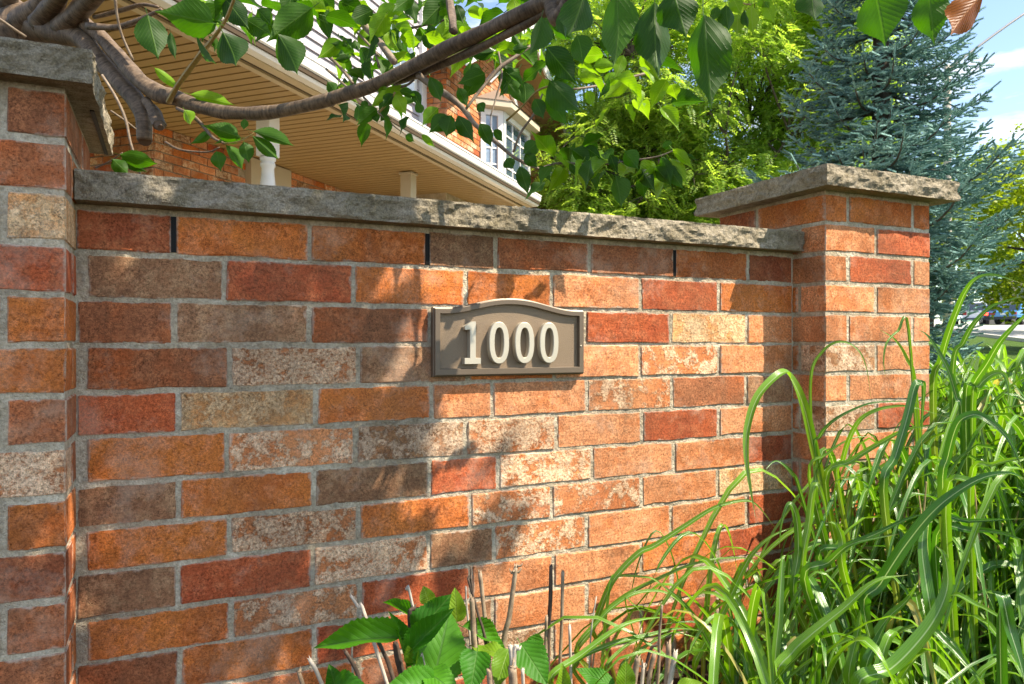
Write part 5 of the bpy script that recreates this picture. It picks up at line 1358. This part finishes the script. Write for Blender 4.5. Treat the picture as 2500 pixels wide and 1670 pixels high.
def rnd_blade(r, bx, by, hmin, hmax, lean_to=None):
    h = r.uniform(hmin, hmax); an = r.uniform(0, 6.283); out = r.uniform(0.10, 0.52)
    if lean_to is not None and r.random() < 0.5: an = lean_to + r.gauss(0, .6)
    d = Vector((math.cos(an), math.sin(an), 0)); b = Vector((bx, by, 0))
    dr = r.uniform(0.0, 0.55) * out
    z0 = h * r.uniform(0.15, 0.55)
    Q = [b, b + d * out * 0.10 + Vector((0, 0, h * 0.40)), b + d * out * 0.34 + Vector((0, 0, h * 0.80)), b + d * out * 0.72 + Vector((0, 0, h * 0.98)), b + d * out * 1.12 + Vector((0, 0, h * 0.86 - dr)), b + d * out * 1.36 + Vector((0, 0, h * 0.64 - 2 * dr))]
    return Q, d
cand = []
for i in range(2300):
    an, rr_ = gr_.uniform(0, 6.283), math.sqrt(gr_.random())
    bx, by = 1.62 + math.cos(an) * rr_ * 0.72, 2.05 + math.sin(an) * rr_ * 0.75
    if by < 1.2 + 0.2 * gr_.random(): continue
    top = 0.58 + 0.23 * max(0, min(1, (bx - 0.95) / 0.7)) + 0.05 * (by - 1.5)
    Q, d = rnd_blade(gr_, bx, by, top * 0.55, top * 1.06)
    if clear(Q): cand.append((Q, d))
for i in range(330):                          # low young blades at the foot of the clump
    bx, by = gr_.uniform(0.45, 1.3), gr_.uniform(1.15, 1.9)
    Q, d = rnd_blade(gr_, bx, by, 0.16, 0.46)
    if clear(Q): cand.append((Q, d))
cand.sort(key=lambda c: (c[0][3] - cam.location).length)
vis = [c for c in cand if 1500 < CX + c[0][3].x / c[0][3].y * F < 2560]
rest_ids = set(id(c) for c in cand)
gm_ = MB(); nk = 0; LIM = 300 - NBL
for c in cand:
    Q, d = c; w = gr_.uniform(0.009, 0.020)
    fc = Vector((0, 0, 1)) - d * 0.35 + Vector((gr_.uniform(-.5, .5), gr_.uniform(-.5, .5), 0))
    if nk < LIM and 1500 < CX + Q[3].x / Q[3].y * F < 2560:
        mb = MB(); blade_geo(mb, Q, w, fc, GO, n=4, twist=gr_.uniform(-.8, .8)); mb.build("blade", M['blade'], grass, True); nk += 1
    else: blade_geo(gm_, Q, w, fc, GO, n=3, twist=gr_.uniform(-.8, .8))
tag(gm_.build("further_blades", M['blade'], grass, True), kind="stuff")
sm_ = MB()
for i in range(300):
    an, rr_ = gr_.uniform(0, 6.283), math.sqrt(gr_.random()); b = Vector((1.5 + math.cos(an) * rr_ * .7, 1.9 + math.sin(an) * rr_ * .7, 0)); h = gr_.uniform(.15, .62)
    e = b + Vector((gr_.gauss(0, .07), gr_.gauss(0, .07), h))
    if clear([b, e]): tube(sm_, [b - GO, (b + e) / 2 - GO + Vector((gr_.gauss(0, .015), gr_.gauss(0, .015), 0)), e - GO], [.0028, .0024, .0016], 5, 2, 0)
tag(sm_.build("dry_stems", M['straw'], grass), kind="stuff")

# ---------------------------------------------------------------- hydrangea with last year's cut stems
M['hydra'] = leaf_mat("hydrangea_leaf", (0.022, 0.135, 0.006), (0.070, 0.25, 0.010), (0.075, 0.20, 0.03), 0.36, 0.55, 8.0, False, tint=(1.8, 2.0, 0.6), puck=0.7, vein_w=0.03)
M['hydra_lit'] = leaf_mat("hydrangea_leaf_sunlit", (0.12, 0.27, 0.015), (0.20, 0.36, 0.025), (0.22, 0.36, 0.06), 0.45, 0.45, 8.0, False, tint=(1.5, 1.6, 0.5), puck=0.5, vein_w=0.03)  # lighter hydrangea copy for sunlit leaves, the sun painted into the green
HL = [leaf_mesh("hydrangea_leaf", HYDRA, f, c, tw, w, 0.045, 40 + s, 0.14, 3) for s, (f, c, tw, w) in enumerate([(.25, .12, .05, .08), (.5, .3, -.15, .1), (.12, .05, .1, .14), (.75, .2, .2, .1), (.35, .45, 0, .08)])]
hyd = empty("hydrangea_bush", (0.12, 1.42, 0)); HO = Vector((0.12, 1.42, 0))
tag(hyd, "hydrangea with broad green leaves and bare cut stems at the wall's foot", "shrub")
HY = ((700, 1380), 3.612)
def hleaf(crop, b, t, w, d, mat='hydra', k=0, nrm=(0, -.5, 1), dd=0.0):
    (bx, by), (qx, qy) = px(*crop, [b, t]); B = at(bx, by, d); Tt = at(qx, qy, d + dd)
    return leaf_obj("leaf", HL, k, M[mat], B, Tt, w / crop[1] / F * d * 1.08, Vector(nrm), hyd)
h1, h2 = 'hydra', 'hydra_lit'
for crop, b, t, w, d, mt, k, nr, dd in [
 (HY, (1290, 1030), (1445, 380), 440, 1.26, h1, 0, (.2, -1, .45), 0.05), (HY, (1120, 640), (1445, 252), 270, 1.36, h1, 2, (-.5, -1, .4), 0.0), (HY, (1110, 740), (1452, 378), 190, 1.24, h1, 3, (-.5, -1, .2), 0.0),
 (HY, (1000, 640), (235, 640), 215, 1.30, h1, 1, (0, -.75, .8), -0.04), (HY, (1095, 460), (850, 288), 100, 1.4, h1, 3, (.3, -.6, .6), 0.02), (HY, (1260, 340), (1205, 185), 130, 1.42, h2, 0, (0, -1, .4), 0),
 (HY, (1500, 500), (1482, 203), 170, 1.40, h2, 0, (0, -1, .35), 0), (HY, (1055, 900), (945, 405), 170, 1.31, h1, 3, (.8, -1, .1), 0), (HY, (1120, 860), (1125, 615), 120, 1.27, h2, 3, (-.2, -1, .2), 0),
 (HY, (1300, 1060), (890, 1030), 230, 1.18, h1, 1, (0, -.6, .9), -0.05), (HY, (1250, 960), (1500, 1075), 230, 1.19, h1, 4, (.1, -.6, .9), -0.04), (HY, (1680, 760), (1620, 1100), 250, 1.28, h1, 1, (0, -.8, .7), -0.06),
 (HY, (1930, 800), (1600, 690), 190, 1.38, h2, 2, (0, -.3, 1), 0.05), (HY, (1550, 540), (2015, 725), 180, 1.45, h1, 1, (0, -.7, .8), 0.02), (HY, (1960, 740), (1840, 1075), 190, 1.3, h2, 0, (-.2, -.8, .6), -0.05),
 (HY, (2060, 690), (2300, 1040), 280, 1.34, h1, 0, (.1, -.8, .7), -0.06), (HY, (2270, 670), (2030, 745), 150, 1.42, h1, 4, (0, -.5, .9), 0), (HY, (440, 1110), (380, 878), 170, 1.3, h1, 3, (.3, -1, .2), 0),
 (HY, (420, 1080), (700, 1060), 190, 1.25, h1, 1, (0, -.6, .8), -0.05), (WM, (850, 1600), (445, 1398), 200, 1.3, h1, 2, (0, -.7, .7), 0.02), (WM, (960, 1610), (972, 1335), 190, 1.3, h2, 0, (0, -1, .4), 0),
 (WM, (310, 1620), (318, 1370), 150, 1.32, h2, 3, (0, -1, .3), 0), (WM, (1500, 1620), (1760, 1540), 140, 1.28, h2, 0, (0, -.6, .8), 0), (WM, (1900, 960), (2110, 900), 150, 1.75, h1, 0, (0, -.6, .8), 0.0), (WM, (1780, 1300), (2000, 1420), 120, 1.6, h2, 1, (0, -.6, .8), 0), (WM, (1640, 1250), (1760, 1160), 100, 1.65, h2, 2, (0, -.6, .9), 0), (BR, (610, 1000), (655, 880), 60, 1.7, h2, 0, (0, -1, .4), 0), (BR, (350, 1380), (440, 1290), 90, 1.55, h2, 1, (0, -.5, 1), 0), (BR, (560, 1400), (660, 1360), 90, 1.5, h2, 2, (0, -.5, 1), 0), (BR, (240, 1230), (340, 1170), 80, 1.65, h2, 2, (0, -.6, .8), 0),
]:
    hleaf(crop, b, t, w, d, mt, k, nr, dd)
M['drystem'] = bark("dry_hydrangea_stem", (0.17, 0.115, 0.075), (0.44, 0.33, 0.22), 0.7, 20.0, 0.5)
M['palestem'] = bark("bleached_stem", (0.34, 0.28, 0.22), (0.58, 0.52, 0.44), 0.7, 20.0, 0.4)
M['darkstem'] = bark("dark_stem", (0.045, 0.03, 0.022), (0.13, 0.09, 0.065), 0.7, 20.0, 0.5)
def stem(crop, pts, w, d, mat='drystem', ground=True, knob=False):
    P = [at(x, y, d) for x, y in px(*crop, pts)]; r0 = w / crop[1] / F * d / 2
    rad = [r0 * (1 - 0.18 * i / max(1, len(P) - 1)) for i in range(len(P))]
    if ground and P[0].z > 0:
        b = P[0] + (P[0] - P[1]).normalized() * 0.1; b.z = -0.02; b.x += (HO.x - b.x) * 0.15; P = [b] + P; rad = [r0 * 1.1] + rad
    mb = MB(); tube(mb, [p - HO for p in P], rad, 8, 5, 0.35, seed=P[0].x * 9)
    T_ = (P[-1] - P[-2]).normalized()
    for q in range(3):                      # splintered, ragged cut
        a = T_.orthogonal().normalized(); a = Matrix.Rotation(2.1 * q + P[0].x * 7, 3, T_) @ a
        c = P[-1] + a * rad[-1] * .6; e = c + T_ * r0 * gr_.uniform(.6, 2.2) + a * r0 * .3; s = T_.cross(a) * rad[-1] * .55
        mb.add([c - s - HO, c + s - HO, e - HO, c - a * rad[-1] * .7 - HO], [(0, 1, 2), (1, 3, 2), (3, 0, 2)], [(0, 0)] * 4)
    if knob:
        for q in range(7):
            v = Vector((gr_.gauss(0, 1), gr_.gauss(0, 1), gr_.gauss(0, .8))).normalized(); c = P[-1] - T_ * r0 * gr_.uniform(-1, 3)
            tube(mb, [c - HO, c + v * r0 * 1.6 - HO, c + v * r0 * 2.4 + Vector((0, 0, r0)) - HO], [r0 * .45, r0 * .4, r0 * .1], 5, 2, 0.3)
    return mb.build("stem", M[mat], hyd, True)
for crop, pts, w, d, mt, kn in [
 (HY, [(1660, 800), (1640, 420), (1632, 300)], 56, 1.42, 'drystem', False), (HY, [(1775, 810), (1742, 420), (1705, 65)], 46, 1.48, 'drystem', False), (HY, [(1765, 750), (1690, 440), (1640, 260), (1600, 115)], 30, 1.45, 'darkstem', False), (HY, [(1640, 260), (1625, 130), (1622, 20)], 22, 1.45, 'darkstem', False),
 (HY, [(1905, 790), (1962, 450), (2000, 200), (2020, 20)], 50, 1.5, 'drystem', True), (SRC, [(1338, 1595), (1344, 1465), (1345, 1383)], 10.5, 1.55, 'darkstem', False), (SRC, [(1367, 1640), (1372, 1512), (1374, 1396)], 9.5, 1.55, 'drystem', False), (SRC, [(1394, 1670), (1391, 1529)], 8.5, 1.45, 'palestem', False), (WM, [(585, 1440), (610, 1000), (660, 670)], 18, 1.5, 'palestem', False), (WM, [(620, 1430), (655, 1170)], 18, 1.5, 'drystem', False),
 (WM, [(1295, 1568), (1312, 1100), (1340, 765)], 34, 1.4, 'drystem', False), (WM, [(1050, 1590), (1092, 1295)], 62, 1.35, 'drystem', False), (WM, [(1385, 1590), (1412, 1150)], 62, 1.38, 'drystem', False), (WM, [(1420, 1590), (1480, 1245)], 60, 1.36, 'palestem', False), (WM, [(1195, 1590), (1262, 1255)], 50, 1.38, 'drystem', False), (WM, [(1130, 1590), (1142, 1375)], 42, 1.36, 'palestem', True), (WM, [(1180, 1360), (1290, 1150)], 34, 1.42, 'darkstem', False),
 (HY, [(1995, 1080), (1992, 880)], 80, 1.25, 'drystem', False), (HY, [(1990, 890), (1972, 730)], 44, 1.25, 'palestem', False), (HY, [(2000, 890), (2050, 735)], 44, 1.25, 'palestem', False), (HY, [(2085, 1090), (2086, 920)], 32, 1.25, 'palestem', False), (HY, [(940, 1000), (870, 800), (790, 640)], 40, 1.42, 'darkstem', False), (HY, [(1015, 960), (960, 690)], 62, 1.4, 'darkstem', False),
 (HY, [(1100, 600), (1122, 365)], 52, 1.38, 'darkstem', False), (HY, [(1112, 365), (1056, 215)], 26, 1.38, 'palestem', False), (HY, [(700, 470), (640, 380), (565, 268)], 32, 1.5, 'palestem', False), (HY, [(320, 1070), (200, 828)], 38, 1.35, 'palestem', False), (HY, [(665, 1070), (600, 900), (518, 760)], 38, 1.4, 'darkstem', False), (HY, [(575, 795), (632, 700)], 20, 1.42, 'palestem', False), (HY, [(145, 1070), (118, 935)], 42, 1.35, 'drystem', False), (HY, [(1600, 500), (1580, 190)], 20, 1.5, 'palestem', False), (HY, [(1790, 1080), (1792, 1000)], 52, 1.22, 'drystem', False), (HY, [(2285, 820), (2292, 455)], 32, 1.5, 'drystem', False), (HY, [(1235, 960), (1180, 800)], 12, 1.22, 'palestem', False),
]:
    stem(crop, pts, w, d, mt, knob=kn)

# ---------------------------------------------------------------- parked cars and the far house
M['tyre'] = simple("tyre_rubber", (0.015, 0.015, 0.015), 0.8); M['rim'] = simple("wheel_rim", (0.35, 0.35, 0.36), 0.3, metal=0.8)
M['carglass'] = glass("car_glass", (0.015, 0.02, 0.025))
M['bumper'] = simple("bumper_plastic", (0.04, 0.045, 0.055), 0.6)
def lamp_mat():
    t = NT("tail_lamp_lit"); return t.done(t.bsdf(color=(0.6, 0.01, 0.01), rough=0.2, emis=(1.0, 0.04, 0.02), estr=6.0))
M['tail'] = lamp_mat(); M['tail_off'] = simple("tail_lamp", (0.35, 0.01, 0.012), 0.2)
M['plate'] = simple("number_plate", (0.75, 0.75, 0.75), 0.4)
def car(name, label, pos, rz, paint, tall, lit):
    g = gz(pos[0], pos[1]) + 0.012; c = empty(name, (pos[0], pos[1], g), rz); tag(c, label, "car", "cars parked across the street")
    hw = 0.88 if not tall else 0.98; L_ = 4.4 if not tall else 5.1; hb = 0.86 if not tall else 1.05; ht = 1.45 if not tall else 1.85
    # rear is at -y (towards the viewer)
    if tall: side = [(-L_ / 2, .45), (-L_ / 2, hb), (-L_ / 2 + .12, ht - .05), (-L_ / 2 + .4, ht), (0.4, ht), (1.05, hb + .08), (L_ / 2 - .1, hb - .08), (L_ / 2, .5)]
    else: side = [(-L_ / 2, .42), (-L_ / 2 + .03, hb), (-L_ / 2 + .55, hb + .06), (-L_ / 2 + 1.15, ht - .03), (-.3, ht), (.35, ht - .04), (1.15, hb + .05), (L_ / 2 - .12, hb - .14), (L_ / 2, .45)]
    def section(y, z):
        k = 1.0 if z <= hb + .1 else 1 - 0.30 * (z - hb) / (ht - hb)
        return hw * k
    n = len(side); bod = MB(); vs = []
    for sg in (-1, 1):
        for y, z in side: vs.append((sg * section(y, z), y, z))
    bod.add(vs, [tuple(range(n)), tuple(range(2 * n - 1, n - 1, -1))] + [(i, i + n, (i + 1) % n + n, (i + 1) % n) for i in range(n)])
    o = bod.build("body", M[paint], c); md = o.modifiers.new("bevel", 'BEVEL'); md.width = 0.07; md.segments = 3; md.limit_method = 'ANGLE'
    def panel(nm, a, b, mat, off=0.012, trim=0.8, drop=0.04):
        (y0, z0), (y1, z1) = a, b; d = Vector((0, y1 - y0, z1 - z0)).normalized(); nn = Vector((0, -d.z, d.y))
        if nn.y > 0 and y0 < 0: nn = -nn
        if nn.z < 0: nn = -nn
        mb = MB(); A_ = Vector((0, y0, z0)) + d * drop + nn * off; B_ = Vector((0, y1, z1)) - d * drop + nn * off
        wa, wb = section(y0, z0) * trim, section(y1, z1) * trim
        mb.add([(-wa, A_.y, A_.z), (wa, A_.y, A_.z), (wb, B_.y, B_.z), (-wb, B_.y, B_.z)], [(0, 1, 2, 3)]); mb.build(nm, mat, c)
    if tall: panel("rear_window", side[1], side[2], M['carglass'], 0.015, .84, .08); panel("windscreen", side[5], side[4], M['carglass'], 0.015, .84)
    else: panel("rear_window", side[2], side[3], M['carglass'], 0.015, .84); panel("windscreen", side[6], side[5], M['carglass'], 0.015, .84)
    for sg in (-1, 1):
        ya, yb = (side[2][0] + .2, side[4][0] - .05) if tall else (side[2][0] + .55, .85)
        mb = MB(); z0, z1 = hb + .10, ht - .12
        x0, x1 = section(0, z0) + .012, section(0, z1) + .016
        mb.add([(sg * x0, ya, z0), (sg * x0, yb, z0), (sg * x1, yb - .45, z1), (sg * x1, ya + .3, z1)], [(0, 1, 2, 3) if sg > 0 else (3, 2, 1, 0)]); mb.build("side_window", M['carglass'], c)
        for y in (-L_ / 2 + .85, L_ / 2 - .85):
            mb = MB(); tube(mb, [(sg * (hw - .2), y, .33), (sg * (hw + .015), y, .33)], [.33, .33], 20, 1); w = mb.build("wheel", M['tyre'], c)
            mb = MB(); tube(mb, [(sg * (hw + .0), y, .33), (sg * (hw + .025), y, .33)], [.21, .19], 16, 1); mb.build("rim", M['rim'], w)
        mb = MB(); mb.box((sg * (hw - .17), -L_ / 2 - .005, hb - .13), (.28, .06, .17 if not tall else .3)); mb.build("tail_light", M['tail' if lit else 'tail_off'], c)
        mb = MB(); mb.box((sg * (hw - .2), L_ / 2 - .06, hb - .25), (.3, .1, .14)); mb.build("headlight", M['plate'], c)
    mb = MB(); mb.box((0, -L_ / 2 - .02, .42), (2 * hw - .06, .12, .20)); mb.build("rear_bumper", M['bumper'], c)
    mb = MB(); mb.box((0, -L_ / 2 - .01, hb - .16), (.36, .03, .14)); mb.build("number_plate", M['plate'], c)
M['navy'] = simple("navy_paint", (0.035, 0.085, 0.22), 0.25, 0.05, coat=0.8, spec=0.6)
M['azure'] = simple("azure_paint", (0.03, 0.22, 0.50), 0.25, 0.05, coat=0.8, spec=0.6)
M['silver'] = simple("white_paint", (0.66, 0.68, 0.72), 0.25, 0.04, coat=0.8)
def ground_at(x, d): q = at(x, 800, d); return (q.x, q.y)
car("parked_car", "navy blue sedan with glowing red tail lights parked beyond the grass", ground_at(2430, 55), R(-30), 'navy', False, True)
car("parked_car", "bright azure car parked at the far right edge beyond the grass", ground_at(2493, 52), R(-62), 'azure', False, False)
car("parked_car", "white tall van parked half hidden behind the spruce", ground_at(2372, 62), R(-25), 'silver', True, False)
def far_house():
    b = ground_at(2560, 84); z = gz(*b); h = empty("far_house", (b[0], b[1], z), R(-36)); tag(h, "pale tan house far beyond the parked cars at the right edge", "house")
    M['tan'] = simple("tan_render", (0.50, 0.37, 0.28), 0.8)
    mb = MB(); mb.box((0, 0, 2.4), (12, 8, 5.0)); w = mb.build("wall", M['tan'], h)
    mb = MB(); mb.add([(-6.4, -4.5, 4.9), (6.4, -4.5, 4.9), (6.4, 4.5, 4.9), (-6.4, 4.5, 4.9), (-6.4, 0, 7.2), (6.4, 0, 7.2)], [(0, 1, 5, 4), (2, 3, 4, 5), (0, 4, 3), (1, 2, 5), (3, 2, 1, 0)]); mb.build("roof", M['roof'], h)
    for x in (-4.2, -2.2, 0.2, 2.6, 4.4):
        for zz in (1.5, 3.7):
            mb = MB(); mb.box((x, -4.02, zz), (1.3, .08, 1.4)); f = mb.build("window", M['white'], h)
            mb = MB(); mb.box((x, -4.05, zz), (1.1, .06, 1.2)); mb.build("pane", M['glass'], f)
far_house()
quadstrip("added_bounce_ground", (Pd * -2.2 + Gd * 3.0)[:2], (Pd * -2.2 + Gd * 11.0)[:2], 5.2, simple("bounce_ground_tan", (0.33, 0.27, 0.20), 0.9), 0.02)  # added, unseen paving that bounces warm light up onto the porch soffit
